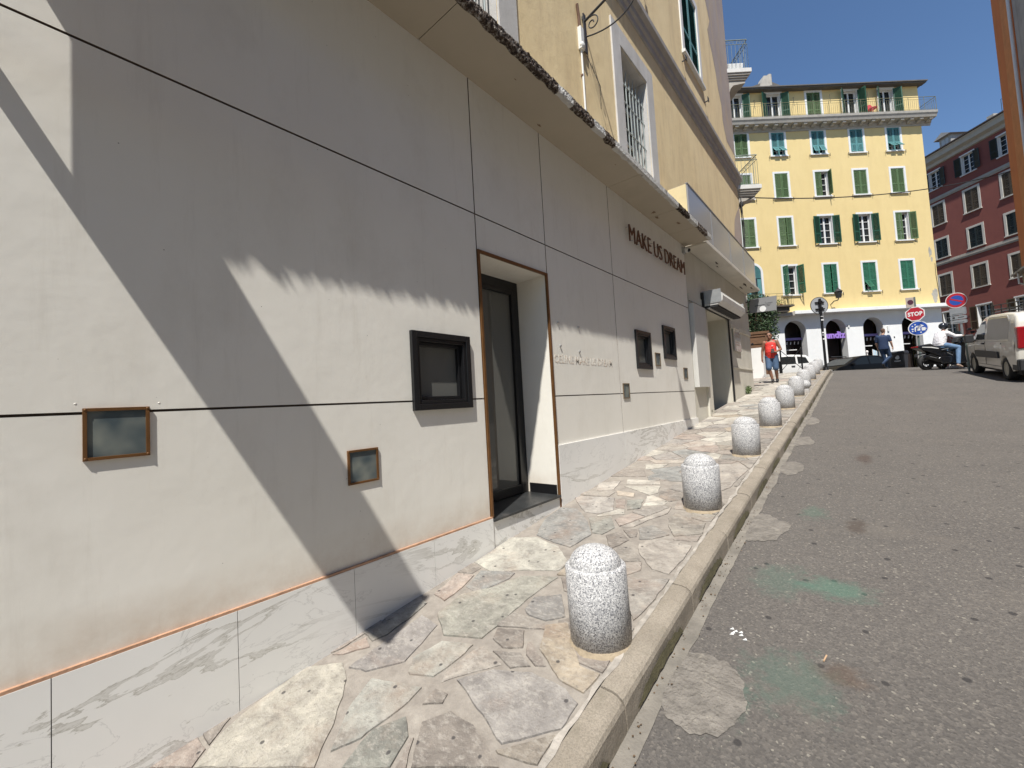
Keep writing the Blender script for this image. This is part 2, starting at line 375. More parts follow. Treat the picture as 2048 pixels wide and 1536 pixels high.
def build_pave():
    mb = MB(); ys = [-4+i*.5 for i in range(51)]; ys = [y for y in ys if y <= 21.3]+[21.35]
    for a, b in zip(ys, ys[1:]):
        x0 = -.1 if b < 14.4 else -3.4
        mb._a([(x0, a, g(a)), (KX0+.004, a, g(a)), (KX0+.004, b, g(b)), (x0, b, g(b))], [(0, 1, 2, 3)])
    mb.build('pavement_bed', M_MORTAR)['kind'] = 'structure'
    # kerb: blocks
    kb = MB(); y = -3.95; r = random.Random(3)
    while y < 20.8:
        L = .96+r.uniform(-.06, .08); e = min(y+L, 21.35)
        a, b = y+.006, e-.006; dz = r.uniform(-.003, .004); dx = r.uniform(-.004, .004)
        n = 1 if y > 13 else 24 if y < 6 else 8
        if n > 1:
            rows = []
            for i in range(n+1):
                u = a+(b-a)*i/n; e_ = (.010 if i in (0, n) else 0)+.006*max(0, noise.noise(Vector((u*9, 1, 0))))+.010*max(0, noise.noise(Vector((u*3.1, 6, 0)))-.25); q1 = .003*noise.noise(Vector((u*14, 3, 0)))
                rows += [(KX0+.006, u, g(u)-.3), (KX0+.006, u, g(u)+.008+dz), ((KX0+KX1)/2, u, g(u)+.007+dz+q1), (KX1-.024+dx-e_, u, g(u)+.003+dz-e_*.3), (KX1-.008+dx-e_*.6, u, g(u)-.008+dz-e_*.6), (KX1+dx-e_*.3, u, g(u)-.026+dz-e_), (KX1+dx+q1, u, g(u)-.09), (KX1+dx, u, g(u)-.3)]
            m_ = 8; kb._a(rows, [(i*m_+k, i*m_+k+1, i*m_+m_+k+1, i*m_+m_+k) for i in range(n) for k in range(m_-1)]+[tuple(range(m_))[::-1], tuple(range(n*m_, n*m_+m_))])
            n = 0
        for i in range(n):
            u0 = a+(b-a)*i/n; u1 = a+(b-a)*(i+1)/n
            kb.prism([(KX0+.006, u0, g(u0)-.3), (KX1+dx, u0, g(u0)-.3), (KX1+dx, u0, g(u0)-.022+dz), (KX1-.02+dx, u0, g(u0)+.004+dz), (KX0+.006, u0, g(u0)+.008+dz)], (0, u1-u0, g(u1)-g(u0)))
        y = e
    kb.prism([(-3.4, 21.35, .2), (KX1, 21.35, .2), (KX1, 21.35, g(21.35)), (-3.4, 21.35, g(21.35))], (0, .13, 0))
    kb.build('kerb', M_KERB)['kind'] = 'structure'
    # moss stains on the kerb face
    ms = MB(); r = random.Random(5); y = -1.2
    while y < 17:
        L = r.uniform(.55, .85); N = 14
        top = [(KX1+.009, y+L*i/N, g(y+L*i/N)-.035-.02*abs(math.sin(i*1.7))-(.07*(1-math.sin(PI*i/N)**.5))) for i in range(N+1)]
        bot = [(KX1+.009, y+L*i/N, g(y+L*i/N)-.128+r.uniform(0, .02)) for i in range(N+1)]
        ms._a(top+bot, [(i, i+1, N+2+i, N+1+i) for i in range(N)]); y += r.uniform(.95, 1.1)
    ms.build('kerb_moss', M_MOSS)['kind'] = 'stuff'
    # gutter strip
    gs = MB(); N = 400; r = random.Random(9)
    A = []; B = []
    for i in range(N+1):
        y = -3+24.2*i/N; wd = .075+.02*noise.noise(Vector((y*2.1, 0, 0)))+.014*noise.noise(Vector((y*9, 3, 0)))
        A.append((KX1+.002, y, rz(1.6, y)+.012)); B.append((KX1+wd, y, rz(1.6+wd, y)+.005))
    gs._a(A+B, [(i, i+1, N+2+i, N+1+i) for i in range(N)], True)
    gs.build('gutter_strip', mat('dirty gutter cement', (.215, .195, .165), .95, .3, 7, .6, 80, dirt=.6, dirtcol=(.12, .105, .09)))['kind'] = 'structure'
    # mortar fillet between paving and kerb
    fl = MB(); A = []; B = []
    for i in range(N+1):
        y = -3+24.2*i/N; w0 = .016+.022*noise.noise(Vector((y*6, 7, 0)))+.014*noise.noise(Vector((y*19, 7, 0))); w1 = .008+.02*noise.noise(Vector((y*5, 17, 0)))+.010*noise.noise(Vector((y*21, 7, 0)))
        A.append((KX0-w0, y, g(y)+.011)); B.append((KX0+w1, y, g(y)+.0125))
    fl._a(A+B, [(i, i+1, N+2+i, N+1+i) for i in range(N)], True)
    fl.build('kerb_mortar_line', mat('pale kerb mortar', (.38, .345, .30), .95, .35, 14, .6, 90))['kind'] = 'structure'
build_pave()
# dry leaves, grit and crumbs collected in the gutter
db = MB(); r_ = random.Random(31)
for _ in range(420):
    y = r_.uniform(-.5, 14); x = KX1+.012+abs(r_.gauss(0, .035)); z = rz(x, y)+.012; s_ = r_.uniform(.003, .011)
    a = r_.uniform(0, 6.3); db._a([(x+s_*math.cos(a+k*1.6)*r_.uniform(.5, 1), y+s_*math.sin(a+k*1.6)*r_.uniform(.5, 1), z+r_.uniform(0, .006)) for k in range(4)], [(0, 1, 2, 3)])
tag(db.build('gutter_debris', mat('dry leaf bits', (.14, .09, .05), .9, .6, 40, 0)), 'dry leaf crumbs and grit lying in the gutter along the kerb', 'litter', kind='stuff')
# cement patches in the road
pm = mat('cement patch', (.205, .185, .16), .95, .3, 12, 1, 30, dirt=.8, dirtcol=(.33, .30, .25), bd=.03)
def patch(cx, cy, rx, ry, seed):
    mb = MB(); N = 60; r = random.Random(seed)
    ring = []
    for i in range(N):
        t = 2*PI*i/N; k = 1+.30*noise.noise(Vector((math.cos(t)*1.3, math.sin(t)*1.3, seed)))+.10*noise.noise(Vector((math.cos(t)*6, math.sin(t)*6, seed)))
        x = cx+rx*k*math.cos(t); y = cy+ry*k*math.sin(t); x = max(x, KX1+.02)
        ring.append((x, y))
    c = (sum(p[0] for p in ring)/N, sum(p[1] for p in ring)/N)
    mid = [((p[0]+c[0])/2, (p[1]+c[1])/2) for p in ring]
    pts = [(x, y, rz(x, y)+.004) for x, y in ring]+[(x, y, rz(x, y)+.011) for x, y in mid]+[(c[0], c[1], rz(*c)+.012)]
    mb._a(pts, [(i, (i+1) % N, N+(i+1) % N, N+i) for i in range(N)]+[(N+i, N+(i+1) % N, 2*N) for i in range(N)], True)
    mb.build('cement_patch', pm)['kind'] = 'structure'
for i, a in enumerate([(1.80, 2.14, .20, .26), (1.74, 4.18, .19, .30), (1.73, 6.2, .16, .30), (1.72, 7.75, .15, .34), (1.71, 9.6, .14, .4), (2.45, 7.2, .2, .2)][:5]): patch(*a, i+1)

# crazy paving: polygons (pixel-traced near stones as ground coordinates) + generated cells
def ray(u, v): return R_*(u-1024)-U_*(v-768)+F_*FPX
def on_pave(u, v):
    d = ray(u, v); t = .3/FPX
    lo, hi = .5/FPX, 30/FPX
    f = lambda t: (CAM+d*t).z-g((CAM+d*t).y)
    for _ in range(50):
        mid = (lo+hi)/2
        if f(mid) > 0: lo = mid
        else: hi = mid
    p = CAM+d*lo; return (p.x, p.y)
A8 = lambda L: [(300+x/2.2756, 1000+y/2.2756) for x, y in L]
A7 = lambda L: [(1000+x/2.845, 860+y/2.845) for x, y in L]
CRM = (.50, .46, .36); GRN = (.37, .365, .29); BLU = (.27, .285, .275); PNK = (.46, .35, .28); GRY = (.33, .30, .27); OCH = (.46, .36, .235); BRN = (.27, .225, .185); PALE = (.50, .47, .42); SAND = (.43, .375, .31)
TR = [
 (A8([(700, 760), (880, 740), (895, 820), (880, 900), (820, 1060), (745, 1225), (200, 1225), (330, 1060), (425, 975)]), CRM),
 (A8([(-20, 1225), (215, 1075), (250, 1140), (190, 1225)]), PNK),
 (A8([(1010, 815), (1240, 855), (1180, 920), (960, 1090), (820, 1150), (900, 950)]), (.42, .42, .36)),
 (A8([(825, 710), (985, 625), (1000, 672), (880, 705)]), PNK),
 (A8([(960, 600), (1080, 555), (1240, 455), (1262, 470), (1190, 535), (1080, 615), (1010, 645)]), (.33, .32, .27)),
 (A8([(905, 765), (1010, 690), (1180, 570), (1240, 525), (1310, 570), (1240, 655), (1160, 740), (980, 785)]), (.34, .31, .29)),
 (A8([(1175, 785), (1200, 720), (1330, 645), (1475, 658), (1435, 700), (1370, 755), (1290, 810), (1180, 798)]), (.44, .43, .36)),
 (A8([(1305, 520), (1420, 430), (1560, 400), (1690, 345), (1860, 352), (1720, 455), (1600, 560), (1510, 635), (1335, 620)]), GRN),
 (A8([(1475, 285), (1560, 230), (1640, 173), (1760, 173), (1860, 215), (1905, 290), (1860, 325), (1700, 322), (1560, 335)]), (.52, .50, .41)),
 (A8([(1295, 430), (1400, 335), (1478, 343), (1420, 405), (1340, 462)]), PNK),
 (A8([(1585, 585), (1705, 595), (1700, 675), (1605, 675), (1560, 632)]), BRN),
 (A8([(1705, 500), (1745, 445), (1875, 433), (1895, 535), (1800, 555), (1725, 528)]), (.24, .23, .22)),
 (A8([(1400, 820), (1560, 775), (1740, 785), (1895, 865), (1950, 930), (1880, 1050), (1600, 1120), (1530, 1010), (1450, 900)]), (.36, .33, .305)),
 (A8([(1770, 680), (1800, 575), (1900, 560), (1960, 760), (2048, 800), (2100, 845), (2048, 860), (1975, 885), (1860, 820)]), OCH),
 (A8([(1240, 930), (1300, 863), (1358, 885), (1335, 930)]), BRN),
 (A8([(870, 1225), (1010, 1045), (1165, 985), (1175, 1080), (1095, 1225)]), (.26, .27, .225)),
 (A8([(1185, 1225), (1235, 1015), (1370, 965), (1475, 1025), (1590, 1225)]), BRN),
 (A8([(1560, 690), (1690, 700), (1735, 760), (1640, 768)]), (.30, .26, .22)),
 (A7([(205, 600), (250, 512), (350, 443), (440, 450), (500, 520), (522, 598), (400, 672), (262, 628)]), (.30, .305, .29)),
 (A7([(425, 388), (480, 378), (655, 388), (645, 458), (560, 482), (482, 468), (450, 430)]), (.46, .42, .37)),
 (A7([(503, 503), (635, 492), (655, 558), (580, 598), (525, 588)]), (.32, .32, .27)),
 (A7([(705, 322), (915, 322), (898, 362), (850, 373)]), (.56, .52, .42)), (A7([(725, 282), (915, 292), (915, 312), (718, 310)]), (.56, .51, .42)),
 (A7([(662, 347), (768, 362), (762, 384), (667, 374)]), (.54, .43, .31)),
 (A7([(560, 303), (688, 292), (648, 343), (545, 348)]), (.50, .45, .38)),
 (A7([(722, 402), (818, 397), (798, 448), (722, 458)]), (.30, .31, .26)),
 (A7([(692, 553), (978, 443), (955, 478), (840, 518), (760, 555)]), SAND),
 (A7([(603, 602), (690, 578), (735, 628), (625, 686)]), BRN), (A7([(700, 570), (780, 568), (780, 610), (740, 615)]), BRN),
 (A7([(785, 650), (900, 622), (1095, 662), (1085, 740), (960, 825), (862, 798), (785, 700)]), SAND),
 (A7([(955, 503), (1000, 478), (1172, 533), (1172, 598), (990, 608), (960, 560)]), (.36, .32, .255)),
 (A7([(690, 832), (850, 852), (985, 856), (870, 1000), (760, 1090), (715, 1000)]), (.38, .345, .30)),
 (A7([(1080, 200), (1370, 195), (1415, 225), (1310, 330), (1230, 360)]), SAND),
 (A7([(825, 200), (960, 195), (930, 215), (830, 228)]), (.56, .53, .43)), (A7([(850, 175), (1060, 172), (1040, 190), (880, 190)]), (.52, .45, .36)),
]
def stone_poly(mb, P, col, seed, h=.007, jag=.006):
    """irregular slab: subdivided noisy outline, chamfered"""
    a2 = sum(P[i][0]*P[(i+1) % len(P)][1]-P[(i+1) % len(P)][0]*P[i][1] for i in range(len(P)))
    if a2 < 0: P = P[::-1]
    Q = []
    for (x0, y0), (x1, y1) in zip(P, P[1:]+P[:1]):
        L = math.hypot(x1-x0, y1-y0); n = max(1, int(L/.035)) if jag else 1
        nx, ny = ((y1-y0)/max(L, 1e-6), -(x1-x0)/max(L, 1e-6))
        for i in range(n):
            t = i/n; k = jag*noise.noise(Vector(((x0+(x1-x0)*t)*14, (y0+(y1-y0)*t)*14, seed*.37)))*1.6
            Q.append((x0+(x1-x0)*t+nx*k, y0+(y1-y0)*t+ny*k))
    cx = sum(p[0] for p in Q)/len(Q); cy = sum(p[1] for p in Q)/len(Q); N = len(Q)
    tx, ty = [rnd.uniform(-.006, .006) for _ in range(2)]
    def sh(p, d):
        L = math.hypot(p[0]-cx, p[1]-cy); k = max(0, 1-d/max(L, .02)); return (cx+(p[0]-cx)*k, cy+(p[1]-cy)*k)
    lo = [(x, y, g(y)-.004) for x, y in Q]; up = [(x, y, g(y)+h+tx*(x-cx)+ty*(y-cy)) for x, y in [sh(p, .004) for p in Q]]
    kk = sum(col)/3; col = tuple(((kk*.35+c*.65)*.86+.14*w_)*.93 for c, w_ in zip(col, (.37, .335, .285)))
    mb.cc = col
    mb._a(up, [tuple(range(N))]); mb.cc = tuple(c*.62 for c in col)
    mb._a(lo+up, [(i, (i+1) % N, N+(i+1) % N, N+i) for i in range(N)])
def clip(P, a, b, c):   # keep a*x+b*y<=c
    out = []
    for p, q in zip(P, P[1:]+P[:1]):
        dp = a*p[0]+b*p[1]-c; dq = a*q[0]+b*q[1]-c
        if dp <= 0: out.append(p)
        if (dp < 0) != (dq < 0) and dp != dq:
            t = dp/(dp-dq); out.append((p[0]+(q[0]-p[0])*t, p[1]+(q[1]-p[1])*t))
    return out
def build_stones():
    mb = MB(); traced = []
    for k, (px, c) in enumerate(TR):
        P = [on_pave(*q) for q in px]; P = [(min(max(x, .004), KX0-.03), y) for x, y in P]
        a2 = sum(P[i][0]*P[(i+1) % len(P)][1]-P[(i+1) % len(P)][0]*P[i][1] for i in range(len(P)))
        if a2 < 0: P = P[::-1]
        traced.append(P); stone_poly(mb, P, c, k)
    r = random.Random(21); seeds = []
    def area(x0, x1, y0, y1, d):
        n = int((x1-x0)*(y1-y0)/(d*d)*1.0)
        for _ in range(n*12):
            p = (r.uniform(x0, x1), r.uniform(y0, y1)); dd = d*(.62 if p[0] > 1.05 else .8)
            if all((p[0]-q[0])**2+(p[1]-q[1])**2 > dd*dd for q in seeds): seeds.append(p)
    area(.02, KX0-.03, -.5, 4.6, .30); area(.02, KX0-.03, 4.6, 14.4, .36); area(-3, KX0-.03, 14.4, 21.3, .45)
    def inside(p, P): return all((b[0]-a[0])*(p[1]-a[1])-(b[1]-a[1])*(p[0]-a[0]) > -.0 for a, b in zip(P, P[1:]+P[:1]))
    pal = [CRM, GRN, BLU, PNK, GRY, OCH, BRN, PALE, SAND, SAND, GRY, PNK, BRN]
    for k, p in enumerate(seeds):
        if any(inside(p, P) for P in traced): continue
        x0 = .006 if p[1] < 14.5 else -3.3
        C = [(x0, max(p[1]-.8, -3)), (KX0-.028, max(p[1]-.8, -3)), (KX0-.028, min(p[1]+.8, 21.32)), (x0, min(p[1]+.8, 21.32))]
        gap = r.uniform(.008, .022)
        for q in seeds:
            dx, dy = q[0]-p[0], q[1]-p[1]; L = math.hypot(dx, dy)
            if 0 < L < 1.6:
                dx /= L; dy /= L; C = clip(C, dx, dy, dx*p[0]+dy*p[1]+L/2-gap*.5)
                if len(C) < 3: break
        for P in traced:
            if len(C) < 3: break
            cx = sum(v[0] for v in P)/len(P); cy = sum(v[1] for v in P)/len(P)
            if math.hypot(cx-p[0], cy-p[1]) > 1.6: continue
            best = None
            for a, b in zip(P, P[1:]+P[:1]):
                ex, ey = b[0]-a[0], b[1]-a[1]; L = math.hypot(ex, ey)
                if L < 1e-5: continue
                nx, ny = ey/L, -ex/L; d = (p[0]-a[0])*nx+(p[1]-a[1])*ny
                if best is None or d > best[0]: best = (d, nx, ny, a)
            d, nx, ny, a = best
            C = clip(C, -nx, -ny, -(nx*a[0]+ny*a[1]+.016))
        if len(C) < 3: continue
        ar = abs(sum(C[i][0]*C[(i+1) % len(C)][1]-C[(i+1) % len(C)][0]*C[i][1] for i in range(len(C))))/2
        if ar < .004: continue
        c = r.choice(pal); v = r.uniform(.85, 1.12)
        if p[0] > .9: c = tuple(.4*a+.6*b for a, b in zip(c, (.27, .235, .195)))
        elif p[1] > 3.5 and r.random() < .4: c = (.55, .51, .42)
        stone_poly(mb, C, tuple(x*v for x in c), k, jag=.006 if p[1] < 7 else 0, h=r.uniform(.004, .008))
    mb.build('pavement', M_STONE)['kind'] = 'structure'
build_stones()

# ------------------------------------------------------------------ left building
LB = thing('corner_building', 'ochre corner building with cream panelled shopfront along the sloping pavement', 'building', (0, 0, 0))
YE = 14.5
def wx(s, n, z): return (-n, s, z)
def bay_window(parent, y0, y1, z0, z1, fw=.075, proud=.03, deep=.05, name='window', fm=None, gm=None, inner=True, screws=False):
    fm = fm or M_BLACK; gm = gm or M_GLASS
    mb = MB()
    def ring(a, b, c, d, x0, x1, t):
        mb.box(x0, a, c, x1, a+t, d); mb.box(x0, b-t, c, x1, b, d); mb.box(x0, a+t, c, x1, b-t, c+t); mb.box(x0, a+t, d-t, x1, b-t, d)
    ring(y0, y1, z0, z1, -.03, proud, fw*.62)
    if inner: ring(y0+fw*.62, y1-fw*.62, z0+fw*.62, z1-fw*.62, -deep-.02, proud-.012, fw*.38); ring(y0+fw, y1-fw, z0+fw, z1-fw, -deep-.02, -.018, .028)
    if screws:
        for yy in (y0+fw*.35, y1-fw*.35):
            for zz in (z0+fw*.35, z1-fw*.35): mb.ball((proud, yy, zz), (.003, .006, .006), 8, 5)
    o = mb.build(name, fm, parent, bevel=.0035)
    gb = MB(); k = fw if not inner else fw+.028
    gb.box(-deep-.012, y0+fw*.6, z0+fw*.6, -deep if inner else .004, y1-fw*.6, z1-fw*.6)
    gb.build('pane', gm, o); return o
DY0, DY1, DZ0, DZ1 = 2.655, 3.69, -.96, 1.355
WIN = [(1.885, 2.475, -.005, .582), (5.89, 6.45, .42, .995), (7.02, 7.60, .62, 1.185)]
def panels():
    # dark backing
    mb = MB()
    holes = [(DY0-.019, DY1+.019, -1.6, DZ1+.019)]+[(a+.03, b-.03, c+.03, d-.03) for a, b, c, d in WIN]
    holed(mb, lambda s, n, z: (-.022-n, s, z), -3, 8.6, -1.6, 2.95, holes, .06)
    mb.build('joint_backing', M_JOINT, LB)
    G = .006
    rects = [(-3, 2.62, 1.69, 2.95), (-3, 2.62, .065, 1.69), (-3, 2.62, -.945, .065), (2.62, 3.71, 1.69, 2.95), (2.62, 3.71, 1.37, 1.69),
             (3.71, 5.30, 1.69, 2.95), (3.71, 5.30, .065, 1.69), (3.71, 5.30, -.46, .065), (5.30, 8.56, 1.69, 2.95), (5.30, 8.56, .065, 1.69), (5.30, 8.56, -.46, .065)]
    for (a, b, c, d) in rects:
        mb = MB(); hs = []
        for h in WIN:
            x = (max(h[0]+.02, a+G), min(h[1]-.02, b-G), max(h[2]+.02, c+G), min(h[3]-.02, d-G))
            if x[0] < x[1] and x[2] < x[3]: hs.append(x)
        hs = [h for h in hs]
        a2 = a+(.0035 if b < 5.31 and a > 3 else G)
        # door strip cut
        if a == -3: b2 = 2.635
        else: b2 = b-G
        if a == 3.71: a2 = 3.716
        if (a, b) == (2.62, 3.71): a2, b2 = 2.647, 3.704
        holed(mb, wx, a2, b2, c+G, d-G, hs, .022)
        mb.cm = 1
        for p, q in (((a2, c+G), (a2, d-G)), ((b2, c+G), (b2, d-G)), ((a2, c+G), (b2, c+G)), ((a2, d-G), (b2, d-G))):
            mb.poly([wx(p[0], 0, p[1]), wx(q[0], 0, q[1]), wx(q[0], .0215, q[1]), wx(p[0], .0215, p[1])])
        mb.build('facade_panel', [M_PANEL, M_JOINT], LB)
    # light paint filling the lower joint at 5.30
    mb = MB(); mb.box(-.01, 5.294, -.46, -.003, 5.306, .72); mb.build('joint_filler', M_TRIM, LB)
panels()
# skirting tiles
ts = [-3, -2.4, -1.77, -1.14, -.51, .12, .75, 1.38, 2.01, 2.652]
for a, b in zip(ts, ts[1:]):
    mb = MB(); mb.prism([(.0, a+.0015, g(a)-.12), (.018, a+.0015, g(a)-.12), (.018, a+.0015, -.952), (.0, a+.0015, -.952)], (0, b-a-.003, 0))
    mb.build('skirting_tile', M_MARBLE, LB)
mb = MB(); mb.box(.0, -3, -.9515, .016, 2.652, -.938); mb.build('skirting_trim', mat('bare orange wood strip', (.46, .27, .17), .8, .3, 9, .3, dirt=.4), LB)
ts = [3.71, 5.30, 6.9, 8.60]
for a, b in zip(ts, ts[1:]):
    mb = MB(); mb.prism([(.0, a+.0015, g(a)-.12), (.018, a+.0015, g(a)-.12), (.018, a+.0015, -.452), (.0, a+.0015, -.452)], (0, b-a-.003, 0))
    mb.build('skirting_tile', M_MARBLE, LB)
# doorway
DX = -.40
mb = MB(); mb.box(DX, DY1, DZ0, -.012, DY1+.02, DZ1); mb.box(DX, DY0-.02, DZ0, -.012, DY0, DZ1); mb.box(DX, DY0, DZ1, -.012, DY1, DZ1+.02)
mb.build('door_reveal', M_PANEL, LB)
mb = MB(); mb.box(DX+.03, DY1-.012, DZ0, -.02, DY1-.001, DZ0+.1); mb.build('reveal_skirting', M_BLACK, LB)
mb = MB(); t = .026
mb.box(-.012, DY0-.012, -.945, .014, DY0-.012+t, DZ1+.02); mb.box(-.012, DY1-.008, g(3.7)-.02, .014, DY1-.008+t, DZ1+.02); mb.box(-.012, DY0+.014, DZ1-.006, .014, DY1-.008, DZ1+.02)
mb.build('door_trim', M_BRONZE, LB, bevel=.002)
mb = MB(); mb.box(DX-.05, DY0, DZ0-.022, .03, DY1-.002, DZ0); mb.build('threshold', M_SLATE, LB, bevel=.003)
for a, b in ((DY0, 2.98), (2.98, 3.48), (3.48, DY1-.002)):
    mb = MB(); mb.prism([(-.02, a+.001, g(a)-.1), (.008, a+.001, g(a)-.1), (.008, a+.001, DZ0-.022), (-.02, a+.001, DZ0-.022)], (0, b-a-.002, 0)); mb.build('step_tile', M_MARBLE, LB)
dr = MB()
dr.box(DX-.06, DY0, DZ0, DX, DY0+.09, DZ1); dr.box(DX-.06, DY1-.09, DZ0, DX, DY1, DZ1); dr.box(DX-.06, DY0+.09, DZ1-.1, DX, DY1-.09, DZ1)
dr.box(DX-.05, DY0+.095, DZ0+.01, DX+.012, DY0+.13, DZ1-.105); dr.box(DX-.05, DY1-.13, DZ0+.01, DX+.012, DY1-.095, DZ1-.105)
dr.box(DX-.05, DY0+.13, DZ0+.01, DX+.012, DY1-.13, DZ0+.10); dr.box(DX-.05, DY0+.13, DZ1-.15, DX+.012, DY1-.13, DZ1-.105)
door = dr.build('door', M_BLACK, LB, bevel=.004)
mb = MB(); mb.box(DX-.03, DY0+.11, DZ0+.09, DX-.02, DY1-.11, DZ1-.14); mb.build('pane', M_DGLASS, door)
mb = MB(); mb.cyl((DX+.01, DY0+.21, .13), (DX+.05, DY0+.21, .13), .012); mb.ball((DX+.06, DY0+.21, .13), .024); mb.build('handle', M_STEEL, door)
# black framed windows, bronze boxes
for w_ in WIN: bay_window(LB, *w_, name='window', gm=M_DGLASS)
for a, b, c, d, fm in [(.21, .425, -.135, .085, M_BRONZE), (1.37, 1.585, -.445, -.23, M_BRONZE), (6.625, 6.845, .49, .70, M_BRONZE), (7.97, 8.19, .30, .50, M_BRONZE), (5.375, 5.575, -.005, .205, M_BRONZE)]:
    bay_window(LB, a, b, c, d, fw=.022, proud=.012, deep=.02, name='recessed_light', fm=fm if b < 3 else mat('dull brown metal', (.15, .105, .06), .5, .2), gm=M_FROST2, inner=False, screws=True)
# fixings and bumps, missing plaque studs
st = MB()
for (y, z) in [(.19, .105), (.46, .10), (1.93, -.36)]: st.ball((.0, y, z), (.0015, .005, .004), 10, 6)
st.build('filled_screw', M_PANEL, LB)
for (y, z) in [(3.86, .865), (4.29, .86), (3.88, .61), (4.28, .57)]:
    mb = MB(); mb.cyl((0, y, z), (.016, y, z), .011); mb.build('plaque_stud', M_STEEL, LB)
# lettering
LETM = mat('rusty bronze letters', (.11, .045, .02), .5, .3, 14, .1)
mb_M = frame_of((0, 1, 0), (0, 0, 1), (.055, 5.80, 2.285))
words = text_mesh('MAKE US DREAM', .375, .009, mb_M, 'sign_lettering', LETM, LB, sx=1.0, bold=-.006)
mw = max(v.co.y for v in words.data.vertices)-5.80
for v in words.data.vertices: v.co.y = 5.80+(v.co.y-5.80)*(2.53/mw)
pins = MB(); r = random.Random(2)
for i in range(22):
    y = 5.84+i*.116; pins.cyl((0, y, 2.33 if i % 2 else 2.5), (.052, y, 2.33 if i % 2 else 2.5), .004, n=6)
pins.build('standoff_pin', M_STEEL, words)
# ghost lettering: remains of removed letters
gm_ = NG('glue remains'); gm_.col(gm_.ramp(gm_.noise(30, 5, .8), [(.50, (.76, .72, .64)), (.60, (.55, .40, .29))])); gm_.b.inputs['Roughness'].default_value = .8
gh = text_mesh('CELINE MAKE US DREAM', .12, .0006, frame_of((0, 1, 0), (0, 0, 1), (.0012, 3.75, .425)), 'removed_lettering', gm_.m, LB, bold=.003)
mw = max(v.co.y for v in gh.data.vertices)-3.75
for v in gh.data.vertices: v.co.y = 3.75+(v.co.y-3.75)*(1.36/mw)
# canopy
CZ = 2.93; CY0, CY1, CX = -.47, 8.62, .505
r = random.Random(11)
js = [CY0, 2.1, 5.35, 6.78, 7.75, CY1]
cb = MB()
for a, b in zip(js, js[1:]): cb.box(0, a+.003, CZ, CX-.04, b-.003, CZ+.085)
can = cb.build('canopy', M_CEIL, LB)
# fascia: worn strip; the first metres rotten and dark, later flaking white paint
def fascia(y0, y1, material, seed, rough, name):
    N = int((y1-y0)/.012); K = 7; fs = MB(); rows = []
    for i in range(N+1):
        y = y0+(y1-y0)*i/N; row = []
        e = .5+.5*noise.noise(Vector((y*.9, seed, 0)))
        for k in range(K):
            t = k/(K-1); z = CZ-.006+t*.088
            n1 = noise.noise(Vector((y*9, z*14, seed))); n2 = noise.noise(Vector((y*31, z*44, seed+3))); n3 = noise.noise(Vector((y*80, z*90, seed+8)))
            d = rough*(.024*n1*max(0, noise.noise(Vector((y*1.7, 9, seed)))+.35)+.010*n2+.006*n3)
            if k == 0: z += rough*(.008*n2+.012*noise.noise(Vector((y*17, 0, seed))))
            row.append((CX+d-(.015 if k == 0 else 0), y, z+rough*.006*n3))
        row.append((CX-.05, y, CZ+.084)); row.insert(0, (CX-.05-.02*n1, y, CZ-.002)); rows.append(row)
    M_ = K+2; pts = [p for r_ in rows for p in r_]
    fs._a(pts, [(i*M_+k, i*M_+k+1, i*M_+M_+k+1, i*M_+M_+k) for i in range(N) for k in range(M_-1)])
    fs.build(name, material, LB)
def m_rot():
    s = NG('rotten rusted edge'); s.b.inputs['Roughness'].default_value = .95
    c = s.ramp(s.noise(30, 7, .75), [(.36, (.014, .010, .008)), (.48, (.07, .042, .028)), (.55, (.22, .18, .14)), (.62, (.55, .52, .48))])
    s.col(c); s.bump(s.noise(60, 6, .8), 1, .03); return s.m
M_ROT = m_rot()
fascia(CY0, 3.35, M_ROT, 2, 1.0, 'rotten_fascia')
for a_, b_, m__, q_ in ((3.35, 3.62, M_FLAKE, .6), (3.62, 4.05, M_ROT, .8), (4.05, 4.3, M_FLAKE, .6), (4.3, 4.55, M_ROT, .5), (4.55, 6.75, M_FLAKE, .3)): fascia(a_, b_, m__, 5, q_, 'canopy_fascia' if m__ is M_FLAKE else 'rotten_fascia'); fascia(6.75, 7.3, M_ROT, 9, .9, 'rotten_fascia')
fascia(7.3, 7.75, M_FLAKE, 11, .5, 'canopy_fascia'); fascia(7.75, 8.35, M_ROT, 14, .7, 'rotten_fascia'); fascia(8.35, CY1, M_FLAKE, 17, .3, 'canopy_fascia')
fs = MB(); fs.prism([(0, CY0-.004, CZ-.002), (CX-.05, CY0-.004, CZ-.002), (CX-.05, CY0-.004, CZ+.085), (0, CY0-.004, CZ+.085)], (0, .003, 0)); fs.build('canopy_end', M_CEIL, LB)
# frayed shreds hanging off the rotten edge
r = random.Random(11)
sh_ = MB()
for i in range(16):
    y = r.choice([r.uniform(CY0, 4.4), r.uniform(6.7, 7.3), r.uniform(7.8, 8.4)]); l = r.uniform(.008, .03)**1; w_ = r.uniform(.004, .04)
    x = CX+r.uniform(-.02, .012); zt = CZ+r.uniform(-.01, .05)
    sh_._a([(x, y-w_, zt), (x+r.uniform(-.004, .02), y+r.uniform(-w_, w_), zt-l-.012), (x, y+w_, zt), (x-.006, y, zt)], [(0, 1, 2), (0, 1, 3), (1, 2, 3), (0, 2, 3)])
o_ = sh_.build('frayed_shreds', M_RUST, LB); o_['kind'] = 'stuff'
def blotch(mbb, cx, cy, z, rx, ry, seed, n=40):
    pts = []
    for i in range(n):
        t = 2*PI*i/n; k = .35+1.3*abs(noise.noise(Vector((math.cos(t)*3, math.sin(t)*3, seed+.5))))
        pts.append((cx+rx*k*math.cos(t), cy+ry*k*math.sin(t), z))
    mbb.poly(pts)
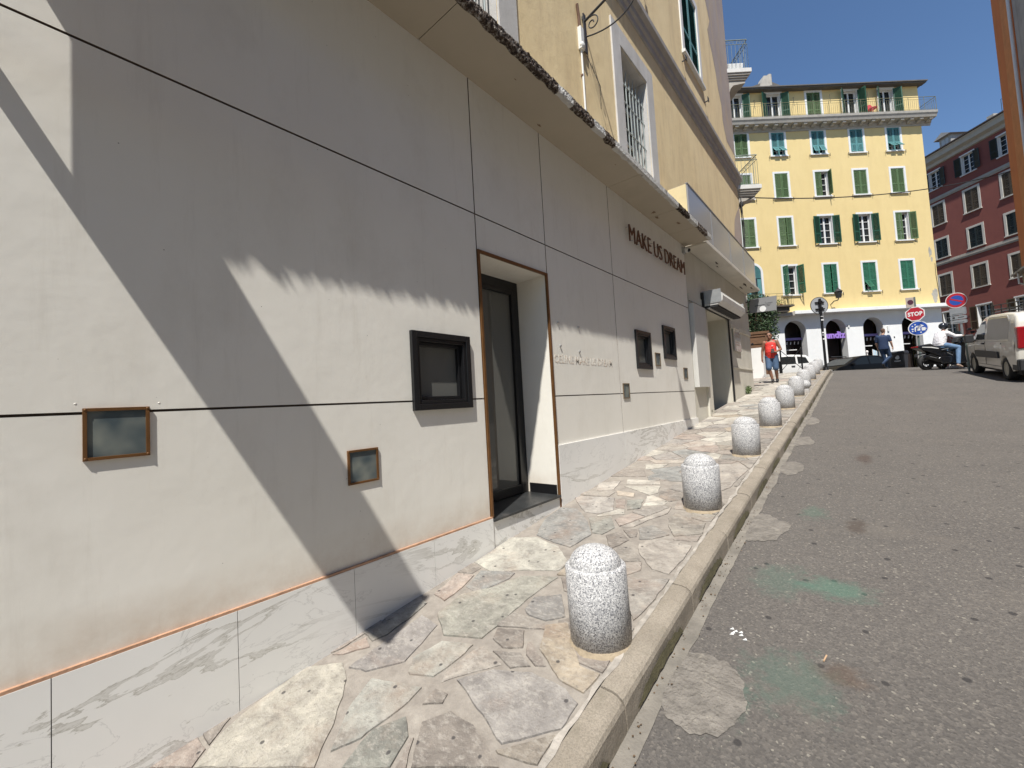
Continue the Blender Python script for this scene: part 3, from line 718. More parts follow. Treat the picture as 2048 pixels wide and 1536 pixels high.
# stains under the canopy
sb = MB()
for i, (x, y, a, b) in enumerate([(.16, 6.62, .05, .05), (.12, 6.85, .03, .07), (.3, 7.35, .03, .08), (.08, 3.62, .012, .05), (.33, 4.9, .006, .02), (.3, 2.95, .006, .02)]): blotch(sb, x, y, CZ-.0015, a, b, i)
sb.build('canopy_stain', mat('brown damp stain', (.20, .13, .08), .9, .3, 20, .2), LB)
# second canopy
C2X, C2Z = .40, 2.905
mb = MB(); mb.box(0, 8.66, C2Z, C2X, 14.15, C2Z+.075); mb.build('rear_canopy', mat('cream canopy concrete', (.60, .56, .48), .8, .1, 2, .3, 40, dirt=.25), LB, bevel=.006)
sb = MB()
for i, (x, y, a, b) in enumerate([(.2, 10.2, .03, .16), (.14, 10.5, .02, .12), (.25, 12.9, .04, .3), (.1, 13.2, .03, .25), (.3, 13.5, .03, .2)]): blotch(sb, x, y, C2Z-.0015, a, b, i+20)
sb.build('flaked_patch', M_RUST, LB)
# shop two wall
S2 = [(9.9, 11.55, -.5, 1.83)]
mb = MB(); holed(mb, lambda s, n, z: (-.012-n, s, z), 8.60, YE, -.9, 3.0, S2, .75); mb.build('shop_wall', M_SHOP, LB)
mb = MB(); mb.box(-.05, 8.562, -.9, -.013, 8.599, 2.9); mb.build('expansion_gap', M_BLACK, LB)
mb = MB(); mb.box(-.011, 8.615, .135, .085, 9.42, 1.79); mb.build('cover_panel', mat('pale grey cover panel', (.56, .55, .51), .6, .06, 2, .1, 60, dirt=.15), LB, bevel=.004)
for q_ in ((-.011, 9.42, -.75, .03, 9.62, 1.80), (-.011, 11.58, -.6, .012, 11.9, 1.8)): mb = MB(); mb.box(*q_); mb.build('pilaster', M_SHOP, LB)
mb = MB(); mb.box(-.012, 8.62, 1.86, .006, 9.6, 2.0); mb.box(-.011, 12.0, 1.65, .015, YE, 1.78); mb.box(-.011, 12.0, .62, .008, YE, .65)
mb.build('wall_moulding', M_SHOP, LB)
mb = MB(); mb.box(-.76, 9.9, -.7, -.70, 11.55, 1.83); d2 = mb.build('shop_door', mat('grey green door leaf', (.30, .32, .27), .5, .1, 2, .1), LB)
mb = MB(); mb.box(-.70, 9.9, g(10.7)-.02, -.66, 11.55, g(10.7)+.12); mb.build('kick_plate', M_BLK2, d2)
mb = MB(); mb.box(-.70, 9.9, -.5, -.02, 11.55, g(10.2)-.0); mb.build('door_sill', M_CEMENT, LB)
# roller shutter housing
hs = MB(); Y0, Y1 = 9.55, 11.75
hs.box(-.01, Y0, 1.90, .38, Y0+.012, 2.18); hs.box(-.009, Y0, 2.12, .0, Y1, 2.18); hs.box(-.01, Y1, 1.90, .38, Y1+.012, 2.18)
side = hs.build('shutter_housing', mat('dull zinc sheet', (.40, .41, .41), .45, .15, 7, .1, metal=.5, dirt=.35), LB)
mb = MB(); pr = [(.0, 1.86), (.30, 1.86), (.40, 1.93), (.415, 2.03), (.37, 2.12), (.24, 2.165), (.0, 2.17)]
mb.prism([(x, Y0+.013, z) for x, z in pr], (0, Y1-Y0-.015, 0)); mb.box(.10, Y0+.02, 1.80, .14, Y1-.01, 1.86)
mb.build('rolled_shutter', mat('white enamelled shutter box', (.58, .57, .54), .4, .1, 3, .05, dirt=.2), side)
mb = MB(); mb.box(.02, Y0+.02, 1.82, .30, Y1-.02, 1.859); mb.build('shutter_slot', M_BLK2, side)
for q_ in ((.016, 11.64, g(11.6), .05, 11.70, 1.84), (-.01, 9.50, 1.8, .05, 9.54, 2.15)): mb = MB(); mb.box(*q_); mb.build('shutter_rail', M_BLACK, LB)
mb = MB(); mb.box(.0, 12.15, 1.08, .03, 12.95, 1.70); pq = mb.build('wall_plaque', mat('weathered perspex plaque', (.40, .38, .33), .25, .2, 4, .1, dirt=.3), LB)
mb = MB(); [mb.box(.031, 12.2+.02*i, z, .032, 12.85-.03*i, z+.02) for i, z in enumerate((1.55, 1.47, 1.30, 1.24))]; mb.build('plaque_writing', mat('faded red print', (.26, .17, .14), .6), pq)
mb = MB(); mb.cyl((0, 9.55, -.37), (.02, 9.55, -.37), .05, n=16); mb.cyl((.02, 9.55, -.37), (.03, 9.55, -.37), .03, n=16); mb.build('drain_outlet', M_IRON, LB)
# upper wall
U2 = (6.08, 7.12, 3.70, 5.45); U1 = (2.2, 3.12, 3.5, 5.35); U3 = (9.72, 10.95, 7.62, 9.55); U4 = (5.8, 7.0, 7.7, 9.6)
mb = MB(); holed(mb, wx, -3, YE, 2.952, 16.5, [U1, U2, U3, U4], .32); mb.build('wall', M_OCHRE, LB)
mb = MB(); N = 40; A = []; B = []
for i in range(N+1):
    z = 7.3+9.2*i/N; A.append((.004, YE-.02, z)); B.append((.004, YE-.35-2.0*math.exp(-((z-10.8)/3.4)**2)*(1+.35*noise.noise(Vector((z*1.5, 0, 0)))), z))
mb._a(A+B, [(i, i+1, N+2+i, N+1+i) for i in range(N)]); mb.build('peeled_patch', M_OLD, LB)
mb = MB(); N = 20; A = []; B = []
for i in range(N+1):
    z = 3.0+3.1*i/N; A.append((.004, YE-.02, z)); B.append((.004, 12.3+.5*noise.noise(Vector((z*.9, 4, 0)))+.12*i, z))
mb._a(A+B, [(i, i+1, N+2+i, N+1+i) for i in range(N)]); mb.build('patched_render', M_PINK, LB)
# building mass behind the facade (plaza side follows the oblique street)
bx = (-math.sin(YAW), math.cos(YAW))
P = [(-.34, -3), (-.34, YE-.2), (0, YE), (bx[0]*11, YE+bx[1]*11), (-14, YE+bx[1]*11), (-14, -3)]
mb = MB(); mb.prism([(x, y, 2.9) for x, y in P], (0, 0, 13.6)); P2 = [(-.8, -3), (-.8, YE-.2), (-.012, YE), P[3], P[4], P[5]]
mb.prism([(x, y, -2.4) for x, y in P2], (0, 0, 5.3)); mb.build('rear_mass', M_PINK, LB)
# string course
mb = MB(); pr = [(0, 6.20), (.03, 6.22), (.035, 6.31), (.07, 6.34), (.075, 6.43), (.14, 6.48), (.145, 6.57), (.06, 6.60), (0, 6.62)]
mb.prism([(x, -3, z) for x, z in pr], (0, YE+3.03, 0)); mb.build('string_course', mat('grey moulded course', (.40, .38, .36), .85, .15, 4, .3, 40, dirt=.4), LB, bevel=.004)
# stone surrounds and windows
def surround(h, wd, parent=LB, mm=None, x=.025, sill=True):
    a, b, c, d = h; s = MB()
    s.box(-.002, a-wd, c-wd*.2, x, a, d+wd); s.box(-.002, b, c-wd*.2, x, b+wd, d+wd); s.box(-.002, a, d, x, b, d+wd)
    if sill: s.box(-.002, a-wd-.03, c-.1, x+.05, b+wd+.03, c-wd*.2-.001)
    for (p, q) in ((a, -1), (b, 1)): s.box(-.30, p+(.001 if q > 0 else -.0)+(-.012 if q > 0 else 0), c, -.003, p+(.012 if q < 0 else 0), d)
    s.box(-.30, a+.012, d-.012, -.003, b-.012, d)
    return s.build('window', mm or M_STONEW, parent, bevel=.003)
w2 = surround(U2, .29)
mb = MB(); mb.box(-.31, U2[0], U2[2], -.28, U2[1], U2[3]); mb.build('pane', M_GLASS, w2)
mb = MB()
for y in (U2[0]+.03, (U2[0]+U2[1])/2-.03, U2[1]-.09): mb.box(-.279, y, U2[2], -.25, y+.06, U2[3])
for z in (U2[2], U2[2]+.6, U2[2]+1.2, U2[3]-.07): mb.box(-.279, U2[0]+.09, z, -.255, U2[1]-.09, z+.05)
mb.build('casement', M_TRIM, w2)
mb = MB()
for i in range(8):
    y = U2[0]+.06+i*.131; mb.cyl((-.07, y, U2[2]-.02), (-.07, y, U2[3]-.32+.02*(i % 2)), .011, n=8); mb.cyl((-.07, y, U2[3]-.32), (-.04, y, U2[3]-.18), .009, .002, n=6)
for z in (U2[2]+.10, U2[2]+.55, U2[2]+1.0, U2[2]+1.3): mb.box(-.078, U2[0]+.005, z, -.062, U2[1]-.005, z+.02)
mb.build('window_bars', M_BARS, w2)
w1 = surround(U1, .30)
mb = MB(); mb.box(-.31, U1[0], U1[2], -.28, U1[1], U1[3]); mb.build('pane', M_GLASS, w1)
mb = MB()
for i in range(6): y = U1[0]+.09+i*.14; mb.cyl((-.05, y, U1[2]-.1), (-.05, y, U1[3]-.2), .011, n=8)
mb.build('window_bars', M_BARS, w1)
def leaf(parent, hinge, sgn, w, z0, h, ang, frame, m_, name='shutter', flap=0, slats=14, thick=.035, M=None, mid=.36):
    """louvred leaf in facade-local coords (x along, -y outward). hinge=(x,y)"""
    mb = MB(); T = Matrix.Translation((hinge[0], hinge[1], z0)) @ Matrix.Rotation(-ang*sgn, 4, 'Z') @ Matrix.Diagonal((sgn, 1, 1, 1))
    mb.M = (M @ T) if M else T
    f = .065; zm = h*mid
    mb.box(0, -thick, 0, f, 0, h); mb.box(w-f, -thick, 0, w, 0, h); mb.box(f, -thick, 0, w-f, 0, f); mb.box(f, -thick, h-f, w-f, 0, h); mb.box(f, -thick, zm-f/2, w-f, 0, zm+f/2)
    def sl(z, n, za, zb):
        for i in range(n):
            zz = za+(zb-za)*(i+.5)/n; dz = (zb-za)/n*.36
            mb.hexa([(f, -thick*.9, zz-dz), (w-f, -thick*.9, zz-dz), (w-f, -thick*.9+.008, zz-dz+.01), (f, -thick*.9+.008, zz-dz+.01), (f, -.004, zz+dz), (w-f, -.004, zz+dz), (w-f, -.001, zz+dz+.01), (f, -.001, zz+dz+.01)])
    sl(0, slats, zm+f/2, h-f)
    if flap:
        M0 = mb.M; mb.M = M0 @ Matrix.Translation((0, -thick, zm-f/2)) @ Matrix.Rotation(-flap, 4, 'X') @ Matrix.Translation((0, 0, -(zm-f*1.5)))
        hh = zm-f*1.5; q = .05
        mb.box(f-.01, -.03, 0, f+q, 0, hh); mb.box(w-f-q, -.03, 0, w-f+.01, 0, hh); mb.box(f+q, -.03, 0, w-f-q, 0, q); mb.box(f+q, -.03, hh-q, w-f-q, 0, hh)
        for i in range(7):
            zz = q+(hh-2*q)*(i+.5)/7; mb.box(f+q, -.022, zz-.02, w-f-q, -.010, zz+.012)
        mb.M = M0
    else: sl(0, max(4, slats//2), f, zm-f/2)
    return mb.build(name, m_, parent)
# facade-local matrix for the street wall (x along +Y, -y outward=+X)
MW = Matrix(((0, -1, 0, 0), (1, 0, 0, 0), (0, 0, 1, 0), (0, 0, 0, 1)))
for U, mm in ((U3, M_ST), (U4, M_ST)):
    w3 = surround(U, .16, mm=M_TRIM)
    for hgx, sg in ((U[0], 1), (U[1], -1)):
        leaf(w3, (hgx, .04), sg, (U[1]-U[0])/2-.005, U[2], U[3]-U[2], 0, None, mm, M=MW, slats=22)
    mb = MB(); mb.box(-.31, U[0], U[2], -.29, U[1], U[3]); mb.build('pane', M_GLASS, w3)
    mb = MB()
    for y in (U[0]-.25, U[1]+.25): mb.box(0, y, U[2]-.35, .09, y+.02, U[2]-.33); mb.box(.08, y-.04, U[2]-.36, .095, y+.06, U[2]-.26)
    mb.build('shutter_hook', M_IRON, w3)
# corner pipe and cable bundle
cbm = MB()
for k in range(4):
    pts = [(.03+.02*k+.015*math.sin(i*1.3+k*2), YE+.03-.05*k+.03*math.sin(i*.9+k), 2.95+.33*i) for i in range(10)]; cbm.tube(pts, .011, 6)
cbm.ball((.06, YE, 5.75), (.06, .05, .1)); cbm.build('corner_cable_bundle', M_IRON, LB)

# sign box above the canopy
sg = thing('sign_box', 'grey panelled light box without lettering, standing on top of the rear canopy', 'sign box', (0, 7.8, 3.0))
mb = MB(); mb.box(.02, 0, 0, .34, .014, .77); mb.build('end_panel', mat('pale yellow end sheet', (.66, .56, .33), .6, .08, 3, .1, dirt=.15), sg)  # end sheet is yellower than the grey side panels
ys = [0.0, 1.55, 3.1, 4.6, 6.1]
pg = glass('grey translucent sign panel', (.33, .33, .35), .18)
for a, b in zip(ys, ys[1:]):
    mb = MB(); mb.box(.345, a+.01, -.0, .36, b-.01, .77); mb.build('sign_panel', pg, sg)
mb = MB()
for y in ys: mb.box(.05, y+.015 if y == 0 else y-.02, 0, .365, y+.03 if y == 0 else y+.008, .78)
mb.box(.33, 0, .772, .37, 6.1, .79); mb.build('sign_frame', M_STEEL, sg)

# blade sign further down the street wall, throws the long shadow
bs = thing('blade_sign', 'projecting sign board on the panelled wall, just out of the picture', 'sign', (0, -.1, 0))
mb = MB(); mb.box(.13, -.02, 1.47, .95, .0, 2.36); mb.build('sign_board', M_WHITE, bs, bevel=.004)
mb = MB(); mb.box(0, -.018, 1.47, .13, -.002, 1.60); mb.box(0, -.018, 2.22, .13, -.002, 2.34); mb.build('mounting_bar', M_IRON, bs)

# lamp bracket with scrolls, conduit
lb = thing('lamp_bracket', 'wrought iron scrolled lamp bracket fixed on the ochre wall above the canopy', 'lamp bracket', (0, 4.92, 0))
def spiral(c, r0, r1, a0, a1, n=26): return [(c[0]+(r0+(r1-r0)*i/n)*math.cos(a0+(a1-a0)*i/n), 0, c[1]+(r0+(r1-r0)*i/n)*math.sin(a0+(a1-a0)*i/n)) for i in range(n+1)]
mb = MB(); mb.box(.02, -.03, 4.58, .035, .03, 5.12); mb.box(.0, -.02, 4.62, .02, .02, 4.66); mb.box(0, -.02, 5.05, .02, .02, 5.09); mb.build('wall_plate', M_IRON, lb)
mb = MB(); mb.tube([(.035, 0, 5.02), (.3, 0, 5.10), (.8, 0, 5.26), (1.35, 0, 5.44)], .016); mb.build('arm', M_IRON, lb)
mb = MB(); mb.tube([(.04, 0, 4.80)]+[(.04+.95*math.sin(t)*.85, 0, 4.80-.14*math.sin(t*2)+.45*(1-math.cos(t))) for t in [i*.1 for i in range(1, 14)]], .009)
mb.tube(spiral((.14, 4.93), .10, .02, PI*.6, PI*.6-PI*2.6), .008); mb.tube(spiral((.75, 5.16), .10, .02, PI, PI+PI*2.4), .008); mb.build('scroll', M_IRON, lb)
mb = MB(); mb.cyl((1.33, 0, 5.44), (1.33, 0, 5.30), .03); mb.cyl((1.33, 0, 5.30), (1.33, 0, 4.95), .12, .09, 6); mb.cyl((1.33, 0, 5.44), (1.33, 0, 5.30), .02, .14, 6); mb.build('lantern', M_IRON, lb)
mb = MB(); mb.tube([(.02, .02, 4.56), (.10, .2, 4.2), (.05, .28, 3.95)], .004, 5); mb.build('hanging_wire', M_IRON, lb)
cp = thing('conduit_pipe', 'white plastic conduit with junction box running down the ochre wall from the lamp bracket', 'pipe', (0, 4.80, 0))
mb = MB(); mb.cyl((.02, 0, 3.06), (.02, 0, 4.55), .014); mb.build('pipe', M_TRIM, cp)
mb = MB(); mb.box(.0, -.04, 4.55, .05, .04, 4.85); mb.ball((.04, 0, 4.60), (.03, .05, .05)); mb.build('junction_box', M_TRIM, cp, bevel=.01)
mb = MB(); mb.tube([(.015, .0, 4.85), (.02, -.01, 5.0), (.02, -.04, 5.15)], .02, 6); mb.box(.0, -.02, 3.7, .03, .02, 3.72); mb.box(.0, -.02, 4.2, .03, .02, 4.22); mb.build('pipe_clip', mat('rust brown clip', (.15, .08, .05), .8, .3), cp)
# camera
sc_ = thing('security_camera', 'small white dome camera at the end of the front canopy beside the lettering', 'camera', (0, 8.48, 2.72))
mb = MB(); mb.box(0, -.05, .03, .05, .05, .15); mb.build('mount', M_STEEL, sc_); mb = MB(); mb.cyl((.05, 0, .1), (.11, 0, .08), .05, .055, 16); mb.build('housing', M_TRIM, sc_)
mb = MB(); mb.ball((.115, 0, .075), .035); mb.build('lens', M_BLACK, sc_)
# hanging projecting sign at the corner
fs_ = thing('projecting_sign', 'grey projecting sign board with a white round blotch hanging at the building corner', 'sign', (.06, 14.3, 2.30))
sgm = mat('grey sign sheet', (.23, .23, .23), .5, .05, 3); 
mb = MB(); mb.prism([(.0, -.012, .03), (.70, -.012, 0), (.73, -.012, .42), (.04, -.012, .44)], (0, .024, 0)); sg2 = mb.build('sign_board', sgm, fs_)
mb = MB(); mb.cyl((.36, -.0125, .10), (.36, -.015, .10), .085, n=24); mb.build('white_blotch', M_TRIM, sg2)
mb = MB(); mb.box(.435, -.014, .06, .44, -.0125, .30); [mb.box(.46, -.014, z, .62-.04*i, -.0125, z+.012) for i, z in enumerate((.24, .20, .16))]; mb.box(.16, -.014, .205, .42, -.0125, .225); mb.build('sign_writing', M_IRON, sg2)
mb = MB(); mb.box(-.1, -.02, .05, .03, .02, .08); mb.box(-.1, -.02, .36, .05, .02, .39); mb.build('bracket', M_IRON, fs_)
# weed at the wall foot
def leafblob(mb, c, rr, n, sz, r, flat=1):
    for _ in range(n):
        while True:
            p = Vector((r.uniform(-1, 1), r.uniform(-1, 1), r.uniform(-1, 1)))
            if p.length < 1: break
        p = p*(.55+.45*p.length)
        q = Vector((c[0]+p.x*rr[0], c[1]+p.y*rr[1], c[2]+p.z*rr[2])); a = Vector((r.gauss(0, 1), r.gauss(0, 1), r.gauss(0, 1))).normalized(); b = a.cross(Vector((r.gauss(0, 1), r.gauss(0, 1), r.gauss(0, 1)))).normalized(); s_ = sz*r.uniform(.6, 1.3)
        mb._a([q-a*s_, q+b*s_*.5, q+a*s_, q-b*s_*.5], [(0, 1, 2, 3)])
r = random.Random(4)
wd = thing('weed', 'small weed growing at the foot of the wall corner', 'weed', (.05, 13.3, g(13.3)))
mb = MB(); leafblob(mb, (0, 0, .12), (.09, .2, .13), 240, .022, r); mb.build('leaves', M_LEAF2, wd)
mb = MB(); [mb.cyl((0, 0, 0), (r.uniform(-.06, .06), r.uniform(-.15, .15), .2), .003, n=5) for _ in range(7)]; mb.build('stem', M_BARK, wd)

# balconies on the corner (plaza side)
def meander_rail(mb, p0, ex, L, z0, h, ez=Vector((0, 0, 1))):
    P = lambda s, z: p0+ex*s+Vector((0, 0, z))
    zt = z0+h; zb = zt-.14
    mb.cyl(P(0, zt), P(L, zt), .016, n=6); mb.cyl(P(0, zb), P(L, zb), .009, n=6); mb.cyl(P(0, z0+.03), P(L, z0+.03), .009, n=6)
    n = max(2, int(round(L/.115)))
    for i in range(n+1): mb.cyl(P(L*i/n, z0), P(L*i/n, zb), .006, n=5)
    k = max(1, int(L/.3))
    for i in range(k):
        s = L*(i+.15)/k; u = L/k*.7
        for a, b in (((0, 0), (0, .09)), ((0, .09), (u*.4, .09)), ((u*.4, .09), (u*.4, .045)), ((u*.6, .045), (u*.6, .09)), ((u*.6, .09), (u, .09)), ((u, .09), (u, 0))):
            mb.cyl(P(s+a[0], zb+a[1]), P(s+b[0], zb+b[1]), .006, n=5)
exR = Vector((math.cos(YAW), math.sin(YAW), 0)); exF = Vector((-math.sin(YAW), math.cos(YAW), 0))
for zt, lab, rb_ in ((6.33, 'lower balcony with rusty meander railing at the corner of the ochre building', False), (10.05, 'upper balcony with meander railing and a white planter at the ochre building corner', True)):
    bal = thing('balcony', lab, 'balcony', group='balconies on the building corner')
    M = Matrix((exR, exF, Vector((0, 0, 1)))).transposed().to_4x4(); M.translation = Vector((-.02, YE-.15, zt)); bal.matrix_world = M
    W_, L_ = .80, 4.0
    mb = MB(); mb.box(0, 0, -.13, W_, L_, 0); mb.build('slab', mat('white balcony stone', (.66, .65, .62), .8, .08, 4, .2, dirt=.35), bal, bevel=.01)
    mb = MB(); mb.box(0, .03, -.19, W_-.04, L_-.03, -.131); mb.box(0, .06, -.25, W_-.10, L_-.06, -.191); mb.box(0, .09, -.31, W_-.16, L_-.1, -.251); mb.build('soffit', M_CORN, bal)
    pr = [(0, -.312), (W_-.17, -.312), (W_-.17, -.40), (W_-.3, -.42), (.26, -.46), (.16, -.56), (.12, -.68), (0, -.74)]
    for y in (.12, 1.9, 3.6):
        mb = MB(); mb.prism([(x, y, z) for x, z in pr], (0, .3, 0)); mb.build('bracket', M_CORN, bal)
    mb = MB(); meander_rail(mb, Vector((.0, .05, 0)), Vector((1, 0, 0)), W_-.06, 0, .95); mb.build('railing', M_IRONG, bal)
    mb = MB(); meander_rail(mb, Vector((W_-.06, .05, 0)), Vector((0, 1, 0)), L_-.1, 0, .95); mb.build('railing', M_IRONG, bal)
    if rb_:
        pl = thing('planter', 'white plastic trough on the upper corner balcony', 'planter'); pl.matrix_world = M @ Matrix.Translation((.36, .32, .0))
        mb = MB(); mb.hexa([(-.27, -.12, 0), (.27, -.12, 0), (.27, .12, 0), (-.27, .12, 0), (-.31, -.15, .3), (.31, -.15, .3), (.31, .15, .3), (-.31, .15, .3)]); mb.build('tub', M_TRIM, pl, bevel=.02)
        mb = MB(); mb.box(-.29, -.13, .285, .29, .13, .305); mb.build('soil', M_BARK, pl)
    else:
        pl = thing('potted_plants', 'green potted plants behind the railing of the lower corner balcony', 'plants'); pl.matrix_world = M @ Matrix.Translation((.4, .5, 0))
        mb = MB(); leafblob(mb, (-.1, .3, .13), (.3, .5, .15), 350, .035, r); mb.build('leaves', M_LEAF, pl)
        mb = MB(); [mb.cyl((-.25+.25*i, .2+.1*i, 0), (-.25+.25*i, .2+.1*i, .12), .06, .08) for i in range(3)]; mb.build('pot', mat('terracotta', (.35, .13, .06), .8), pl)

# ------------------------------------------------------------------ bollards
def bollard():
    t = thing('granite_bollard', '', 'bollard', group='granite bollards along the kerb')
    R = .162
    mb = MB(); mb.lathe([(0, -.1), (R, -.1), (R, .392), (R-.006, .399), (.1, .401)], 48); a = mb.build('shaft', M_GRAN, t, merge=True)
    pr = [(.138, .39)]+[(.138*max(0, math.cos(t_)), .40+.098*math.sin(t_)) for t_ in [i*PI/2/14 for i in range(15)]]
    mb = MB(); mb.lathe(pr, 48); mb.build('dome', M_GRAN, t, merge=True)
    return t
def collar(t):
    mb = MB(); N = 40; r_ = random.Random(6); a = []; b = []
    for i in range(N):
        th = 2*PI*i/N; k = .185+.03*noise.noise(Vector((math.cos(th)*2, math.sin(th)*2, 4))); a.append((.158*math.cos(th), .158*math.sin(th), .022)); b.append((k*math.cos(th), k*math.sin(th), -.02+.108*k*math.sin(th)*0))
    mb._a(a+b, [(i, (i+1) % N, N+(i+1) % N, N+i) for i in range(N)], True); return mb.build('mortar_collar', mat('sandy mortar collar', (.36, .29, .20), .95, .3, 14, .6, 80), t)
bl0 = bollard(); collar(bl0); ORD = ['nearest', 'second', 'third', 'fourth', 'fifth', 'sixth', 'seventh', 'eighth', 'ninth', 'tenth']
for k in range(10):
    b = bl0 if k == 0 else copy_tree(bl0); y = 2.05+2.05*k
    b.location = (1.305-.009*k+(.0 if k else .02), y, g(y)-.004); b.rotation_euler = (rad(rnd.uniform(-1, 1)), rad(rnd.uniform(-1.2, 1.2)), rnd.uniform(0, 6))
    b['label'] = {0: 'speckled granite bollard nearest the viewer, largest in the row', 9: 'farthest small granite bollard at the top of the row, beside the round sign post'}.get(k, f'{ORD[k]} granite bollard up the slope from the viewer, in the row along the kerb')
bb = thing('ball_bollard', 'small knee-high stone ball bollard behind the sixth granite bollard', 'bollard', (1.40, 12.95, g(12.95)))
mb = MB(); mb.cyl((0, 0, -.05), (0, 0, .1), .09, .075, 20); mb.build('foot', M_GRAN, bb); mb = MB(); mb.ball((0, 0, .20), .115, 24, 14); mb.build('ball', M_GRAN, bb)

# ------------------------------------------------------------------ far facades
def dep(u, v, D): return CAM+ray(u, v)*(D/FPX)
def fmat(o, phi):
    M = Matrix.Rotation(phi, 4, 'Z'); M.translation = Vector(o); return M
mp0 = lambda s, n, z: (s, n, z)
def casement(parent, x0, x1, z0, z1, y, cols=2, rows=4, th=.06, mm=None):
    mb = MB(); mm = mm or M_TRIM
    mb.box(x0, y-.03, z0, x0+th, y+.02, z1); mb.box(x1-th, y-.03, z0, x1, y+.02, z1); mb.box(x0+th, y-.03, z0, x1-th, y+.02, z0+th); mb.box(x0+th, y-.03, z1-th, x1-th, y+.02, z1)
    for i in range(1, cols): x = x0+(x1-x0)*i/cols; mb.box(x-.05, y-.035, z0+th, x+.05, y+.018, z1-th)
    for i in range(cols):
        a = x0+(x1-x0)*i/cols+.05; b = x0+(x1-x0)*(i+1)/cols-.05
        for j in range(1, rows): z = z0+(z1-z0)*j/rows; mb.box(a, y-.02, z-.016, b, y+.01, z+.016)
    return mb.build('casement', mm, parent)
def fwindow(parent, c, z0, z1, w, sur=.13, state='closed', colr=None, flapL=0, flapR=0, angL=0, angR=0, rows=4, wm=None, sm=None, sill=True, dark=False, rev=.22):
    """window in facade frame: opening c-w/2..c+w/2; frame + sill mesh, shutters, casement, pane"""
    a, b = c-w/2, c+w/2; mb = MB()
    if sur:
        mb.box(a-sur, -.03, z0-.02, a, .002, z1+sur); mb.box(b, -.03, z0-.02, b+sur, .002, z1+sur); mb.box(a, -.03, z1, b, .002, z1+sur)
    if sill: mb.box(a-sur-.04, -.10, z0-.10, b+sur+.04, .0, z0-.021)
    mb.box(a, -.001, z0, a+.015, rev, z1); mb.box(b-.015, -.001, z0, b, rev, z1); mb.box(a+.015, -.001, z1-.015, b-.015, rev, z1)
    win = mb.build('window', sm or M_TRIM, parent)
    g_ = MB(); g_.box(a, rev+.03, z0, b, rev+.05, z1); g_.build('pane', M_GLASS, win)
    if state != 'dark': casement(win, a+.015, b-.015, z0, z1-.015, rev-.02, 2, rows, mm=wm)
    colr = colr or M_SG
    if angL is not None: leaf(win, (a+.01, .035 if angL < 1.6 else -.075), 1, w/2-.012, z0+.01, z1-z0-.03, angL, None, colr, flap=flapL)
    if angR is not None: leaf(win, (b-.01, .035 if angR < 1.6 else -.075), -1, w/2-.012, z0+.01, z1-z0-.03, angR, None, colr, flap=flapR)
    return win
PHI = rad(40.8); YO = Vector((7.10, 41.65, 0)); YM = fmat(YO, PHI)
YB = thing('yellow_building', 'tall pale yellow apartment building with green shutters above white arches, facing the street', 'building', M=YM)
cols = [-13.05, -10.42, -7.55, -4.78, -2.10]; O = 180
W_ = .94
rowz = [(6.5, 8.5), (9.98, 11.94), (13.38, 15.12), (16.42, 18.10)]
holes = []
AR = (-13.0, 5.6, 8.2)
for ri, (a, b) in enumerate(rowz):
    for ci, c in enumerate(cols):
        if ri == 0 and ci == 0: continue
        holes.append((c-W_/2, c+W_/2, a, b))
doors = [(-13.25, 1.0), (-10.5, 1.05), (-7.6, 1.0), (-4.95, 1.0), (-2.35, 1.0)]
for c, w_ in doors: holes.append((c-w_/2, c+w_/2, 18.88, 20.92))
mb = MB(); holed(mb, mp0, -16, 0, 5.2, 21.128, holes, .22)
mb.poly([(0, 0, 0), (0, 12, 0), (0, 12, 21.128), (0, 0, 21.128)]); mb.poly([(-16, 0, 0), (-16, 12, 0), (-16, 12, 21.128), (-16, 0, 21.128)]); mb.poly([(-16, 12, 0), (0, 12, 0), (0, 12, 21.128), (-16, 12, 21.128)])
mb.poly([(-16, 0, 0), (-12.6, 0, 0), (-12.6, 0, 5.2), (-16, 0, 5.2)])
mb.build('wall', M_YELLOW, YB)
mb = MB(); mb.box(-15.9, .30, 5.0, -.1, .34, 21.2); mb.build('dark_room_sheet', M_BLK2, YB)  # black sheet stands in for the dark rooms behind the panes
rr = rad
ST = {  # (row, col): (colour, angL, angR, flapL, flapR)
 (0, 1): (M_SG, rr(78), rr(118), 0, 0), (0, 2): (M_SG, rr(3), rr(16), 0, 0), (0, 3): (M_SG, 0, 0, rr(34), 0), (0, 4): (M_SG, 0, 0, 0, 0),
 (1, 0): (M_SO, rr(10), rr(4), 0, 0), (1, 1): (M_SO, rr(6), rr(14), 0, 0), (1, 2): (M_SD, rr(172), rr(170), 0, 0), (1, 3): (M_SD, rr(170), rr(168), 0, 0), (1, 4): (M_SO, rr(3), rr(170), 0, 0),
 (2, 0): (M_SO, 0, 0, 0, 0), (2, 1): (M_SO, rr(3), rr(5), 0, 0), (2, 2): (M_SO, 0, rr(80), 0, 0), (2, 3): (M_SO, 0, 0, 0, 0), (2, 4): (M_SO, rr(2), rr(2), 0, 0),
 (3, 0): (M_SO, 0, rr(4), 0, 0), (3, 1): (M_ST, 0, 0, rr(38), rr(38)), (3, 2): (M_ST, 0, 0, rr(22), rr(24)), (3, 3): (M_ST, 0, 0, rr(2), rr(2)), (3, 4): (M_ST, 0, 0, rr(40), rr(42)),
}
for (ri, ci), (cm_, al, ar, fl, fr) in ST.items():
    z0, z1 = rowz[ri]; fwindow(YB, cols[ci], z0, z1, W_, .13, colr=cm_, angL=al, angR=ar, flapL=fl, flapR=fr)
mb = MB()
